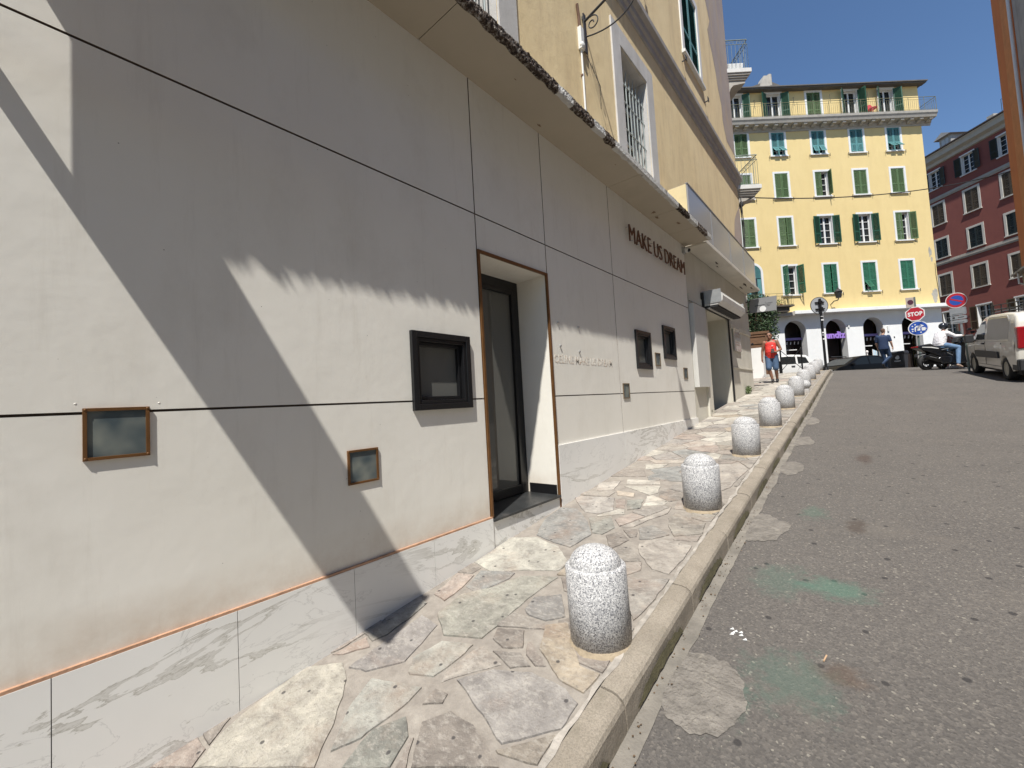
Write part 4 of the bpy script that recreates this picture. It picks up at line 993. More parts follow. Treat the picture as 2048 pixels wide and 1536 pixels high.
for (ri, ci) in ST:
    for s_ in (-.72, .72):
        x = cols[ci]+s_; z = rowz[ri][0]-.12; mb.box(x-.01, -.08, z, x+.01, 0, z+.02); mb.box(x-.012, -.09, z-.12, x+.012, -.07, z+.10)
o_ = mb.build('shutter_hook', M_IRON, YB); o_['kind'] = 'stuff'
for (c, w_), (cm_, al, ar) in zip(doors, [(M_SD, rr(165), rr(160)), (M_SD, rr(150), rr(160)), (M_SO, 0, 0), (M_SD, rr(140), rr(120)), (M_SD, rr(140), rr(150))]):
    fwindow(YB, c, 18.88, 20.92, w_, .14, colr=cm_, angL=al, angR=ar, rows=1, sill=False)
# arched window with teal shutters at the left
mb = MB(); N = 16
arc = lambda r_, i: (-13.0+r_*math.cos(PI-PI*i/N), 8.15+r_*math.sin(PI-PI*i/N))
pts = [(-13.0-.70, 5.9)]+[arc(.70, i) for i in range(N+1)]+[(-13.0+.70, 5.9)]; inn = [(-13.0-.55, 5.9)]+[arc(.55, i) for i in range(N+1)]+[(-13.0+.55, 5.9)]
for i in range(len(pts)-1):
    a, b, c, d = pts[i], pts[i+1], inn[i+1], inn[i]
    mb.hexa([(a[0], -.04, a[1]), (b[0], -.04, b[1]), (c[0], -.04, c[1]), (d[0], -.04, d[1]), (a[0], .0, a[1]), (b[0], .0, b[1]), (c[0], .0, c[1]), (d[0], .0, d[1])])
aw = mb.build('arched_window', M_TRIM, YB)
mb = MB(); mb.prism([(x, -.006, z) for x, z in inn], (0, .004, 0)); mb.build('pane', M_GLASS, aw)
mb = MB(); fan = [(-13.0-.52, 7.75)]+[(-13+.52*math.cos(PI-PI*i/12), 8.15+.52*math.sin(PI-PI*i/12)) for i in range(13)]+[(-12.48, 7.75)]
mb.prism([(x, -.03, z) for x, z in fan], (0, .02, 0)); mb.box(-12.75, -.035, 5.9, -12.48, -.01, 7.7); mb.box(-13.52, -.035, 5.9, -13.25, -.01, 6.9)
for i in range(16): zz = 7.78+i*.055; hw = .48*math.sqrt(max(0, 1-max(0, (zz-8.15)/.55)**2)); mb.box(-13-hw, -.045, zz, -13+hw, -.03, zz+.02)
mb.build('shutter', M_ST, aw)
# balcony at the left
bal = thing('balcony', 'low balcony with thin railing and plants on the yellow building, behind the projecting sign', 'balcony', M=YM @ Matrix.Translation((-14.2, 0, 5.62)))
mb = MB(); mb.box(0, -.95, -.1, 3.25, -.005, 0); mb.box(.2, -.8, -.42, 3.0, -.005, -.101); mb.build('slab', mat('very dark slab', (.09, .075, .06), .9, .2), bal)  # slab is one very dark colour all over
mb = MB(); 
for a, b, ax in (((0, -.92), (3.2, -.92), 0), ((3.2, -.92), (3.2, -.02), 1)):
    L = 3.2 if ax == 0 else .9; n = int(L/.13); ex = Vector((1, 0, 0)) if ax == 0 else Vector((0, 1, 0)); p0 = Vector((a[0], a[1], 0))
    for z in (.04, .62, .80): mb.cyl(p0+Vector((0, 0, z)), p0+ex*L+Vector((0, 0, z)), .012, n=5)
    for i in range(n+1): p = p0+ex*(L*i/n); mb.cyl(p, p+Vector((0, 0, .62 if i % 4 else .8)), .007, n=5)
mb.build('railing', mat('olive iron railing', (.13, .12, .05), .6, .3), bal)
bp = thing('potted_plants', 'leafy plants in pots on the low balcony of the yellow building', 'plants', M=YM @ Matrix.Translation((-12.0, -.5, 5.62)))
mb = MB(); leafblob(mb, (0, 0, .3), (.7, .2, .3), 300, .05, r); mb.build('leaves', M_LEAF2, bp)
mb = MB(); [mb.cyl((x, 0, .005), (x, 0, .17), .08, .1) for x in (-.45, 0, .45)]; mb.build('pot', mat('terracotta', (.35, .13, .06), .8), bp)
# cornice, modillions, roof, terrace railing
mb = MB(); pr = [(0, 18.11), (-.06, 18.13), (-.06, 18.22), (-.12, 18.27), (-.16, 18.42), (-.52, 18.45), (-.57, 18.60), (-.63, 18.70), (-.65, 18.85), (0, 18.87)]
mb.prism([(-16, y, z) for y, z in pr], (16.62, 0, 0)); mb.prism([(x, 0, z) for x, z in [(-.0-y*.95, z) for y, z in pr]], (0, 6, 0)); mb.build('cornice', M_CORN, YB)
for i in range(24):
    x = -15.7+i*.69; mb = MB(); mb.prism([(x, -.13, 18.24), (x, -.22, 18.25), (x, -.32, 18.32), (x, -.47, 18.34), (x, -.47, 18.449), (x, -.13, 18.449)], (.24, 0, 0)); mb.build('modillion', M_CORN, YB)
mb = MB()
for L, p0, ex in ((16.58, Vector((-16, -.60, 18.86)), Vector((1, 0, 0))), (5, Vector((.58, -.60, 18.86)), Vector((0, 1, 0)))):
    mb.cyl(p0+Vector((0, 0, .96)), p0+ex*L+Vector((0, 0, .96)), .02, n=6); mb.cyl(p0+Vector((0, 0, .80)), p0+ex*L+Vector((0, 0, .80)), .009, n=5); mb.cyl(p0+Vector((0, 0, .07)), p0+ex*L+Vector((0, 0, .07)), .009, n=5)
    n = int(L/.14)
    for i in range(n+1): p = p0+ex*(L*i/n); mb.cyl(p, p+Vector((0, 0, .95 if i % 8 == 0 else .8)), .016 if i % 8 == 0 else .0075, n=5)
mb.build('terrace_railing', mat('thin greenish railing', (.17, .17, .10), .6, .3), YB)
mb = MB(); mb.prism([(-16.2, -.45, 21.13), (-16.2, -.45, 21.20), (-16.2, 6, 21.9), (-16.2, 12.4, 21.2), (-16.2, 12.4, 21.13)], (16.55, 0, 0))
mb.box(-16, -.38, 21.05, .30, 0, 21.129); mb.build('roof', mat('grey slate roof', (.12, .11, .10), .8, .2), YB)
mb = MB(); mb.prism([(-12.6, .2, 21.4), (-9.1, .2, 21.4), (-10.6, .2, 22.1)], (0, 1.5, 0)); mb.build('dormer', mat('grey slate roof', (.12, .11, .10)), YB)
mb = MB(); mb.prism([(-11.3, -.0, 21.5), (-10.6, 0, 21.5), (-10.7, 0, 22.3), (-11.0, 0, 22.3)], (0, .6, 0)); mb.cyl((-10.5, .2, 21.6), (-10.5, .2, 22.45), .16, n=12); mb.build('chimney', M_CORN, YB)
ch_ = thing('terrace_chair', 'small red chair on the top terrace of the yellow building', 'chair', M=YM @ Matrix.Translation((-3.7, -.33, 18.88)))
red_ = mat('red plastic', (.62, .07, .09), .5, .05)
mb = MB(); mb.cyl((0, 0, .42), (0, 0, .46), .24, n=16); mb.build('seat', red_, ch_); mb = MB(); mb.prism([(.25*math.cos(t), .22, .46+.42*math.sin(t)) for t in [PI*i/12 for i in range(13)]], (0, .03, 0)); mb.build('backrest', red_, ch_)
for sx in (-1, 1):
    for sy in (-1, 1): mb = MB(); mb.cyl((.18*sx, .18*sy, 0), (.15*sx, .15*sy, .42), .015, n=6); mb.build('leg', red_, ch_)
# arcade
arches = [(-10.40, .76), (-7.55, .72), (-4.93, .71), (-2.2, .71)]; SPR = 3.92
def arcade():
    mb = MB(); X0, X1 = -12.6, 0.0; ZT = 5.2; N = 20
    xs = [X0]
    for c, rr_ in arches: xs += [c-rr_, c+rr_]
    xs.append(X1)
    for i in range(0, len(xs), 2): mb.poly([(xs[i], -.02, -.3), (xs[i+1], -.02, -.3), (xs[i+1], -.02, SPR), (xs[i], -.02, SPR)]); mb.poly([(xs[i], -.02, SPR), (xs[i+1], -.02, SPR), (xs[i+1], -.02, ZT), (xs[i], -.02, ZT)])
    for c, rr_ in arches:
        ar = [(c+rr_*math.cos(PI-PI*i/N), SPR+rr_*math.sin(PI-PI*i/N)) for i in range(N+1)]
        for a, b in zip(ar, ar[1:]):
            mb.poly([(a[0], -.02, a[1]), (b[0], -.02, b[1]), (b[0], -.02, ZT), (a[0], -.02, ZT)]); mb.poly([(a[0], -.02, a[1]), (b[0], -.02, b[1]), (b[0], .52, b[1]), (a[0], .52, a[1])])
        for sx in (-1, 1): mb.poly([(c+sx*rr_, -.02, -.3), (c+sx*rr_, -.02, SPR), (c+sx*rr_, .52, SPR), (c+sx*rr_, .52, -.3)])
    mb.build('arcade_wall', M_WHITE, YB)
    mb = MB(); mb.box(-10.7, -.60, 5.04, .55, -.021, 5.26); mb.build('arcade_ledge', M_WHITE, YB, bevel=.01)
    mb = MB(); mb.box(-12.6, -.55, 4.96, -10.72, -.021, 5.19); mb.build('arcade_ledge', M_CORN, YB)
    for i, (c, rr_) in enumerate(arches):
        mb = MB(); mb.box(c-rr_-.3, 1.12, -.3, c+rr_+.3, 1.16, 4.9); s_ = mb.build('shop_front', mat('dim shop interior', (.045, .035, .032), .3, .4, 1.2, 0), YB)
        mb = MB(); mb.box(c-rr_+.02, .42, 3.38, c+rr_-.02, .52, 3.54); mb.build('fascia_strip', M_PURPLE, s_) if i != 1 else None
        if i != 1:
            mb = MB()
            for k in range(5): x = c-.55+k*.27; mb.prism([(x, .6, 3.1), (x+.06, .6, 3.1), (x+.10, .6, 3.3), (x+.04, .6, 3.3)], (0, .02, 0))
            mb.build('pendant', M_TRIM, s_)
            mb = MB(); mb.box(c-rr_+.05, .7, 2.7, c+rr_-.25, .74, 2.76); mb.build('rail', M_TRIM, s_)
        mb = MB(); mb.box(c-rr_+.02, .44, -.2, c-rr_+.07, .5, 3.4); mb.box(c+rr_-.1, .44, -.2, c+rr_-.05, .5, 3.4); mb.build('frame', M_BLACK, s_)
    c, rr_ = arches[1]
    mb = MB(); mb.box(c-rr_+.005, .08, 3.30, c+rr_-.005, .13, 3.64); sp = mb.build('shop_sign', mat('dark purple sign board', (.10, .045, .16), .5, .05), YB)
    t_ = text_mesh('undiz', .62, .02, frame_of((1, 0, 0), (0, 0, 1), (c-.68, .055, 3.34)), 'sign_lettering', mat('lilac letters', (.34, .20, .62), .4, .05), sp, bold=.022)
    mw = max(v.co.x for v in t_.data.vertices)-(c-.68)
    for v in t_.data.vertices: v.co.x = c-.68+(v.co.x-(c-.68))*(1.34/mw)
    mb = MB(); mb.tube([(-6.8, .2, 2.0), (-7.9, .2, 2.05)], .03); mb.build('hand_rail', M_IRON, YB)
    for q_ in ((-6.72, -.021, 4.0, -6.62, -.08, 4.2), (-3.98, -.1, 3.6, -3.86, -.021, 3.95)): mb = MB(); mb.box(*q_); mb.build('wall_light', M_TRIM, YB)
    mb = MB(); mb.box(-3.55, -.03, 3.10, -3.47, -.021, 3.22); mb.build('wall_plate', M_IRON, YB)
arcade()
def fpatch(cx, cz, rx, rz2, seed):
    mb = MB(); N = 30; mb.poly([(cx+rx*(.75+.5*noise.noise(Vector((math.cos(2*PI*i/N)*1.8, math.sin(2*PI*i/N)*1.8, seed))))*math.cos(2*PI*i/N), -.004, cz+rz2*(.75+.5*noise.noise(Vector((math.cos(2*PI*i/N)*1.8, math.sin(2*PI*i/N)*1.8, seed+5))))*math.sin(2*PI*i/N)) for i in range(N)]); mb.build('bare_patch', mat('bare grey render', (.38, .36, .31), .9, .2), YB)
fpatch(-.30, 5.95, .28, .6, 1); fpatch(-.35, 9.0, .14, .5, 4); fpatch(-.28, 8.5, .08, .25, 9)
mb = MB(); mb.tube([(-.1, -.03, 8.2), (-.12, -.03, 7.4), (.0, -.03, 5.5)], .012, 5); mb.build('wall_cable', M_IRON, YB)
mb = MB()
for q_ in ((-9.0, 20.6), (-6.4, 20.7), (-3.7, 20.8), (-11.8, 20.5)): mb.tube([(q_[0], -.02, q_[1]), (q_[0]-.3, -.35, q_[1]-.25), (q_[0]-.3, -.4, q_[1]-.9)], .011, 5)
o_ = mb.build('awning_arm', M_IRON, YB); o_['kind'] = 'stuff'
lt = thing('wall_lantern', 'black lantern on a bracket in front of the yellow wall, above the round sign', 'lamp', M=YM @ Matrix.Translation((-7.75, -.75, 5.95)))
mb = MB(); mb.cyl((0, 0, 0), (0, 0, .42), .16, .24, 6); mb.cyl((0, 0, .42), (0, 0, .62), .27, .06, 6); mb.ball((0, 0, .66), .05); mb.build('lantern', M_IRON, lt)
mb = MB(); mb.tube([(0, 0, -.02), (0, .1, -.14), (0, .4, -.12), (0, .75, -.3)], .03); mb.build('bracket', M_IRON, lt)

# red building
RO = Vector((10.797, 53.942, 0)); RM = fmat(RO, PHI-PI/2)
RB = thing('red_building', 'dark red apartment building with white framed windows behind the road signs', 'building', M=RM)
rc = [-5.25, -2.50, .33, 3.10, 5.9]; rrow = [(4.25, 6.3), (7.9, 9.75), (11.4, 13.1), (14.55, 16.45), (17.95, 19.6)]
hs_ = []; RW = 1.02
for a, b in rrow:
    for c in rc: hs_.append((c-RW/2, c+RW/2, a, b))
hs_ += [(-2.9, -1.7, 0, 2.6), (.0, 1.1, .6, 2.8)]
mb = MB(); holed(mb, mp0, -7.5, 9, -1, 20.6, hs_, .2); mb.poly([(-7.5, 0, -1), (-7.5, 9, -1), (-7.5, 9, 20.6), (-7.5, 0, 20.6)]); mb.poly([(9, 0, -1), (9, 9, -1), (9, 9, 20.6), (9, 0, 20.6)]); mb.build('wall', M_RED, RB)
mb = MB(); mb.box(-7.4, .27, -1, 8.9, .31, 20.5); mb.build('dark_room_sheet', M_BLK2, RB)  # dark room interior painted as one black sheet
for ri, (a, b) in enumerate(rrow):
    for ci, c in enumerate(rc):
        if ri == 4: fwindow(RB, c, a, b, RW, .10, colr=M_SK, angL=rr(172), angR=rr(172), rows=4)
        elif ri == 0: fwindow(RB, c, a, b, RW, .10, colr=M_SB, angL=rr(165), angR=rr(150), rows=4)
        else: fwindow(RB, c, a, b, RW, .17, colr=M_SK if ri == 2 else M_SB, angL=rr(2), angR=rr(3), rows=4, sm=mat('cream window surround', (.58, .55, .49), .7, .08))
for (c, z0, z1) in ((-2.3, 0, 2.6), (.55, .6, 2.8)): fwindow(RB, c, z0, z1, 1.1, .15, colr=M_SB, angL=rr(4), angR=rr(95))
mb = MB()
for z in (16.9, 10.85): mb.box(-7.5, -.10, z, 9, .0, z+.12); mb.box(-7.5, -.06, z-.12, 9, .0, z-.001); mb.box(-7.5, -.04, z+.121, 9, 0, z+.25)
mb.build('string_course', M_CORN, RB)
mb = MB(); pr = [(0, 20.0), (-.15, 20.05), (-.2, 20.3), (-.55, 20.45), (-.62, 20.75), (-.75, 20.9), (0, 20.92)]; mb.prism([(-7.6, y, z) for y, z in pr], (16.8, 0, 0)); mb.build('cornice', mat('cream cornice', (.46, .43, .37), .8, .12), RB)
mb = MB(); mb.prism([(-7.8, -.85, 20.93), (-7.8, -.85, 21.03), (-7.8, 5, 22.6), (-7.8, 9.2, 21)], (17.2, 0, 0)); mb.build('roof', mat('dark brown roof tiles', (.07, .05, .042), .85, .3), RB)
mb = MB(); mb.box(-2.2, .5, 21.2, -1.2, 2.5, 22.4); mb.prism([(-2.45, .2, 22.4), (-.95, .2, 22.4), (-1.7, .2, 22.85)], (0, 2.5, 0)); dm = mb.build('dormer', mat('dormer grey', (.35, .34, .32), .8), RB)
mb = MB(); mb.box(-2.0, .48, 21.5, -1.72, .499, 22.25); mb.box(-1.66, .48, 21.5, -1.4, .499, 22.25); mb.build('pane', M_CURT, dm)
mb = MB(); mb.box(1.4, .8, 21.3, 1.9, 1.4, 22.1); mb.build('chimney', M_CORN, RB)
mb = MB(); mb.tube([(2.9, .3, 21), (2.9, .3, 22.6), (3.3, .3, 22.6)], .02, 5); mb.build('aerial', M_IRON, RB)

# orange building at the right; unseen row opposite, added to keep sky out of glass
OB = thing('orange_building', 'burnt orange building corner with a white downpipe at the right edge', 'building')
mb = MB(); mb.box(7.7, 20.3, -.8, 16, 25.75, 17.5); mb.build('wall', M_ORANGE, OB)
mb = MB(); mb._a([(7.694, 20.3, 4.3), (7.694, 23.25, 4.3), (7.694, 23.35, 17.5), (7.694, 20.3, 17.5)], [(0, 1, 2, 3)]); mb.build('grey_render', mat('stained grey render', (.36, .34, .32), .9, .2, 1.6, .3, 20, streak=.5), OB)
mb = MB(); mb._a([(7.697, 23.9, 4.3), (7.697, 24.9, 4.3), (7.697, 24.7, 17.5), (7.697, 23.9, 17.5)], [(0, 1, 2, 3)]); mb.build('lighter_band', mat('lighter orange wash', (.56, .22, .075), .9, .15), OB)
mb = MB(); mb.cyl((7.63, 23.42, 4.3), (7.63, 23.42, 17.5), .05, n=10); mb.build('downpipe', M_TRIM, OB)
mb = MB(); mb.box(7.69, 20.3, -.8, 7.699, 25.76, 4.0); mb.build('lower_wall', mat('beige lower wall', (.36, .30, .19), .9, .12, streak=.3), OB)
mb = MB(); mb.box(7.45, 24.3, 4.02, 7.72, 26.1, 4.10); mb.build('street_canopy', M_CORN, OB, bevel=.02)
mb = MB(); mb.tube([(7.5, 25.3, 4.0), (7.5, 25.3, 3.6), (7.69, 25.3, 3.5)], .03, 6); mb.build('lamp_arm', M_TRIM, OB)
hs2 = []; 
for zc in (1.2, 4.4, 7.6, 10.8):
    for yc in range(-14, 19, 3): hs2.append((yc, yc+1.1, zc, zc+1.7))
mb = MB(); holed(mb, lambda s, n, z: (12.5+n, s, z), -18, 20.25, -5, 15, hs2, .2); mb.box(12.75, -18, -5, 13, 20.2, 15); mb.build('unseen_opposite_row', mat('grey opposite row plaster', (.46, .44, .40), .9, .1), OB)

# cable across the street
cb_ = MB(); A_ = Vector((.12, 14.5, 5.95)); B_ = Vector((7.66, 25.6, 8.15)); N = 40
pts = [A_.lerp(B_, i/N)-Vector((0, 0, .9*4*(i/N)*(1-i/N)*.42)) for i in range(N+1)]
cb_.tube(pts, .016, 6); tag(cb_.build('overhead_cable', M_IRON), 'black cable sagging across the street from the balcony corner to the orange building', 'cable')

# low white wall, wooden gate, tree on the left beyond the corner
mb = MB(); mb.prism([(-3.4, 18.7, g(18.8)-.1), (-.36, 18.7, g(18.8)-.1), (-.36, 18.7, 1.66), (-3.4, 18.7, 1.70)], (0, .45, 0)); tag(mb.build('low_wall', M_WHITE, bevel=.015), 'low bright white wall just past the shop corner, beside the man in red', 'wall')
gt = thing('wooden_gate', 'brown panelled wooden gate behind the low white wall', 'gate', (-2.9, 22.6, 0), rad(20))
mb = MB(); mb.box(0, 0, .5, 2.25, .06, 2.72)
for i in range(2):
    x = .05+i*1.1; mb.box(x, -.03, .55, x+.08, 0, 2.65); mb.box(x+.97, -.03, .55, x+1.05, 0, 2.65)
    for z in (.6, 1.2, 1.75, 2.25, 2.6): mb.box(x+.08, -.03, z, x+.97, 0, z+.07)
mb.build('panel', M_WOOD, gt); mb = MB(); mb.box(-.05, -.06, 2.72, 2.3, .10, 2.84); mb.build('top_rail', M_WOOD, gt)
tr = thing('tree', 'dark dense evergreen above the wooden gate beside the yellow building', 'tree', (-2.1, 26.5, .2))
mb = MB(); mb.cyl((0, 0, -.3), (.1, 0, 2.2), .16, .1, 10)
for a in range(5): mb.cyl((.1, 0, 1.9), (.1+1.0*math.cos(a*1.3), .9*math.sin(a*1.3), 3.4+.2*a), .06, .02, 6)
mb.build('trunk', M_BARK, tr)
mb = MB(); r = random.Random(8)
for c in [((.0, 0, 3.4), (1.3, 1.2, 1.4)), ((.7, -.3, 2.9), (.8, .8, .8)), ((.3, 0, 4.5), (.9, .8, .8)), ((-.6, 0, 4.2), (.9, .9, .9)), ((1.0, .2, 3.9), (.5, .5, .7))]:
    leafblob(mb, c[0], c[1], int(2600*c[1][0]*c[1][1]), .065, r)
mb.build('crown', M_LEAF, tr)
# ------------------------------------------------------------------ street signs
M_POLE = M_BLACK; RED = mat('sign red', (.42, .012, .025), .4, .04); SW = mat('sign white', (.75, .75, .74), .4, .03); BLU_ = mat('sign blue', (.015, .07, .36), .4, .04)
def sign_frame(P, yaw_extra=0, roll=0):
    d = (CAM-Vector(P)); d.z = 0; d.normalize(); ex = Vector((-d.y, d.x, 0)); M = Matrix((ex, -d, Vector((0, 0, 1)))).transposed().to_4x4()   # local x right, -y toward viewer
    M.translation = Vector(P); return M @ Matrix.Rotation(yaw_extra, 4, 'Z') @ Matrix.Rotation(roll, 4, 'Y')
def disc(mb, r_, y0, y1, n=40, c=(0, 0), sx=1):
    mb.prism([(c[0]+sx*r_*math.cos(2*PI*i/n), y0, c[1]+r_*math.sin(2*PI*i/n)) for i in range(n)], (0, y1-y0, 0))
# round sign seen from behind
P = Vector((1.47, 20.44, g(20.4))); SB_ = thing('round_sign_post', 'black post with the grey back of a round road sign, by the last bollard', 'road sign', M=sign_frame(P, rad(34)))
mb = MB(); mb.cyl((0, 0, -.1), (0, 0, 2.82), .045, n=14); mb.cyl((0, 0, -.02), (0, 0, .12), .10, .06, 14); mb.build('post', M_POLE, SB_)
mb = MB(); disc(mb, .32, .05, .06, 48); b_ = mb.build('sign_plate', mat('grey sign back', (.42, .44, .46), .5, .08, 4, metal=.3), SB_); b_.location = (0, 0, 2.56)
mb = MB(); [mb.cyl((.33*math.cos(2*PI*i/48), .055, 2.56+.33*math.sin(2*PI*i/48)), (.33*math.cos(2*PI*(i+1)/48), .055, 2.56+.33*math.sin(2*PI*(i+1)/48)), .012, n=6) for i in range(48)]; mb.build('rim', M_IRON, SB_)
mb = MB(); mb.box(-.17, -.0, 2.66, .17, .05, 2.70); mb.box(-.17, 0, 2.40, .17, .05, 2.44); mb.box(-.07, -.05, 2.62, .07, -.0, 2.74); mb.box(-.07, -.05, 2.36, .07, 0, 2.48); mb.build('clamp', M_POLE, SB_)
mb = MB()
for z, c_ in ((2.1, 0), (1.95, 0), (1.45, 0), (1.35, 0), (1.2, 0)): mb.box(-.05, -.052, z, .05, -.044, z+.05 if z < 2 else z+.02)
mb.build('sticker', SW, SB_)
mb = MB(); mb.box(.05, -.01, 1.9, .09, .02, 2.25); mb.build('bracket_strip', M_STEEL, SB_)
# stop sign
P = Vector((4.51, 25.51, 0)); zb = rz(4.51, 25.51); P.z = zb; SS = thing('stop_sign', 'red octagonal STOP sign with a round blue sign below and a small plate above', 'road sign', M=sign_frame(P)); H = 2.97-zb
mb = MB(); mb.cyl((.03, .06, -.1), (.03, .06, H+.75), .035, n=10); mb.build('post', mat('grey green post', (.13, .17, .16), .5, .1), SS)
oc = lambda r_: [(r_*math.cos(PI/8+i*PI/4), r_*math.sin(PI/8+i*PI/4)) for i in range(8)]
mb = MB(); mb.prism([(x, 0, H+z) for x, z in oc(.335)], (0, .02, 0)); oo = mb.build('octagon_plate', SW, SS)
mb = MB(); mb.prism([(x, -.003, H+z) for x, z in oc(.298)], (0, .0025, 0)); mb.build('red_face', RED, oo)
t_ = text_mesh('STOP', .235, .001, frame_of((1, 0, 0), (0, 0, 1), (-.235, -.0055, H-.082)), 'lettering', SW, oo, bold=.010, spacing=1.08)
mw = max(v.co.x for v in t_.data.vertices)+.235
for v in t_.data.vertices: v.co.x = -.235+(v.co.x+.235)*(.47/mw)
mb = MB(); disc(mb, .315, -.02, .0, 40, (.055, H-.64), 1.03); bo = mb.build('round_plate', SW, SS)
mb = MB(); disc(mb, .285, -.023, -.0205, 40, (.055, H-.64), 1.03); mb.build('blue_face', BLU_, bo)
mb = MB(); cx, cz = 0, 0; y_ = -.0265
mb.M = Matrix.Translation((.055, 0, H-.64)) @ Matrix.Diagonal((.74, 1, .74, 1))
mb.prism([(cx-.16, y_, cz-.2), (cx-.10, y_, cz-.2), (cx-.10, y_, cz+.02), (cx-.04, y_, cz+.08), (cx+.10, y_, cz+.08), (cx+.10, y_, cz+.14), (cx-.07, y_, cz+.14), (cx-.16, y_, cz+.05)], (0, .003, 0))
mb.prism([(cx+.08, y_, cz+.03), (cx+.26, y_, cz+.12), (cx+.06, y_, cz+.23), (cx+.14, y_, cz+.12)], (0, .003, 0))
for (x0, z0, x1, z1) in ((-.05, -.15, .08, -.02), (.14, -.17, .30, .02), (-.29, -.07, -.20, .0), (-.05, .0, .1, .05)): mb.box(cx+x0, y_, cz+z0, cx+x1, y_+.003, cz+z1)
for (x, z) in ((-.25, -.16), (.1, -.26), (-.12, .22), (-.24, .14), (.31, -.06)): disc(mb, .035, y_, y_+.003, 12, (cx+x, cz+z))
mb.build('white_pictogram', SW, bo)
sq = MB(); sq.M = Matrix.Translation((-.11, -.02, H+.53)) @ Matrix.Rotation(rad(28), 4, 'Z'); sq.box(-.16, 0, -.22, .16, .02, .22); s2_ = sq.build('small_plate', mat('faded grey plate', (.42, .36, .32), .5, .1), SS, bevel=.01)
sq2 = MB(); sq2.M = sq.M; disc(sq2, .11, -.004, -.001, 24); sq2.build('plate_symbol', mat('dark faded disc', (.07, .02, .04), .5), s2_)
# no parking sign with direction plates
P = Vector((5.66, 24.5, rz(5.66, 24.5))); NP = thing('no_parking_sign', 'round blue and red no parking sign above three grey direction plates', 'road sign', M=sign_frame(P)); H = 3.18-P.z
mb = MB(); mb.cyl((.07, .05, -.1), (.07, .05, H), .04, n=10); mb.build('post', M_STEEL, NP)
mb = MB(); disc(mb, .305, 0, .015, 48); a_ = mb.build('plate_rim', SW, NP); a_.location.z = H
mb = MB(); disc(mb, .285, -.003, -.0005, 48); mb.build('red_ring', RED, a_)
mb = MB(); disc(mb, .195, -.006, -.0035, 48); mb.build('blue_disc', BLU_, a_)
mb = MB(); mb.M = Matrix.Rotation(rad(26), 4, 'Y'); mb.box(-.215, -.009, -.03, .215, -.0065, .03); mb.build('red_bar', RED, a_)
for i, (z0, z1) in enumerate(((-.60, -.30), (-.77, -.63), (-.94, -.80))):
    mb = MB(); mb.M = Matrix.Rotation(rad(-4), 4, 'Z'); mb.prism([(x, .0, H+z) for x, z in ((-.22, z0), (.22, z0), (.25, z0+.03), (.25, z1-.03), (.22, z1), (-.22, z1))], (0, .02, 0)); p_ = mb.build('direction_plate', M_STEEL, NP, bevel=.006)
    mb = MB(); mb.M = Matrix.Rotation(rad(-4), 4, 'Z')
    if i == 1: disc(mb, .04, -.004, -.001, 16, (-.12, H+(z0+z1)/2)); mb.box(.0, -.004, H+z0+.06, .17, -.001, H+z0+.09)
    else: mb.box(-.16, -.004, H+z0+.04, .16, -.001, H+z0+.052)
    mb.build('plate_marks', M_IRON, p_)
gp = thing('green_post', 'thin grey-green post standing between the scooter and the white van', 'post', (5.26, 20.42, rz(5.26, 20.42)))
mb = MB(); mb.cyl((0, 0, -.1), (0, 0, 1.06), .028, n=12); mb.build('tube', mat('grey green post', (.13, .17, .16)), gp); mb = MB(); mb.ball((0, 0, 1.06), .032); mb.build('cap', mat('grey green post', (.13, .17, .16)), gp)
# crossed barriers
def barrier(p0, p1, h, label):
    p0 = Vector(p0); p1 = Vector(p1); t = thing('pedestrian_barrier', label, 'barrier', p0, group='black pedestrian barriers at the corner'); L = p1-p0
    for q in (Vector(), L): mb = MB(); mb.cyl(q-Vector((0, 0, .1)), q+Vector((0, 0, h)), .03, n=10); mb.ball(q+Vector((0, 0, h)), .035); mb.build('post', M_BLACK, t)
    mb = MB(); z = Vector((0, 0, 1)); mb.cyl(z*h, L*.5+z*h*.55, .013, n=6); mb.cyl(L+z*h, L*.5+z*h*.55, .013, n=6); mb.cyl(z*.12, L*.5+z*h*.55, .013, n=6); mb.cyl(L+z*.12, L*.5+z*h*.55, .013, n=6); mb.build('cross_bars', M_BLACK, t)
    return t
za = g(21)
barrier((-.06, 21.0, za), (.64, 21.3, za+.02), .98, 'black barrier with crossed bars behind the man in red, in front of the white car')
barrier((-1.0, 20.7, za-.02), (-.12, 21.0, za), .5, 'low black barrier end at the left of the man in red')

# ------------------------------------------------------------------ vehicles
def flat_side(poly, hw, y_off, sgn, zs=()):
    """polygon (x,z) laid on the curved car side; returns verts, faces"""
    bm = bmesh.new(); vs_ = [bm.verts.new((x, 0, z)) for x, z in poly]; bm.faces.new(vs_)
    bmesh.ops.triangulate(bm, faces=bm.faces[:], ngon_method='EAR_CLIP')
    for z in zs:
        bmesh.ops.bisect_plane(bm, geom=bm.verts[:]+bm.edges[:]+bm.faces[:], plane_co=(0, 0, z), plane_no=(0, 0, 1))
    bm.verts.index_update(); P = [(v.co.x, sgn*(hw(v.co.z)+y_off), v.co.z) for v in bm.verts]; Fs = [[v.index for v in f.verts] for f in bm.faces]; bm.free(); return P, Fs
def arch(cx, r_, z0, n=9): # from rear to front, bottom line z0, clockwise over the top
    a0 = math.asin(min(1, (z0-.31)/r_)); return [(cx-r_*math.cos(a0+(PI-2*a0)*i/n), .31+r_*math.sin(a0+(PI-2*a0)*i/n)) for i in range(n+1)]
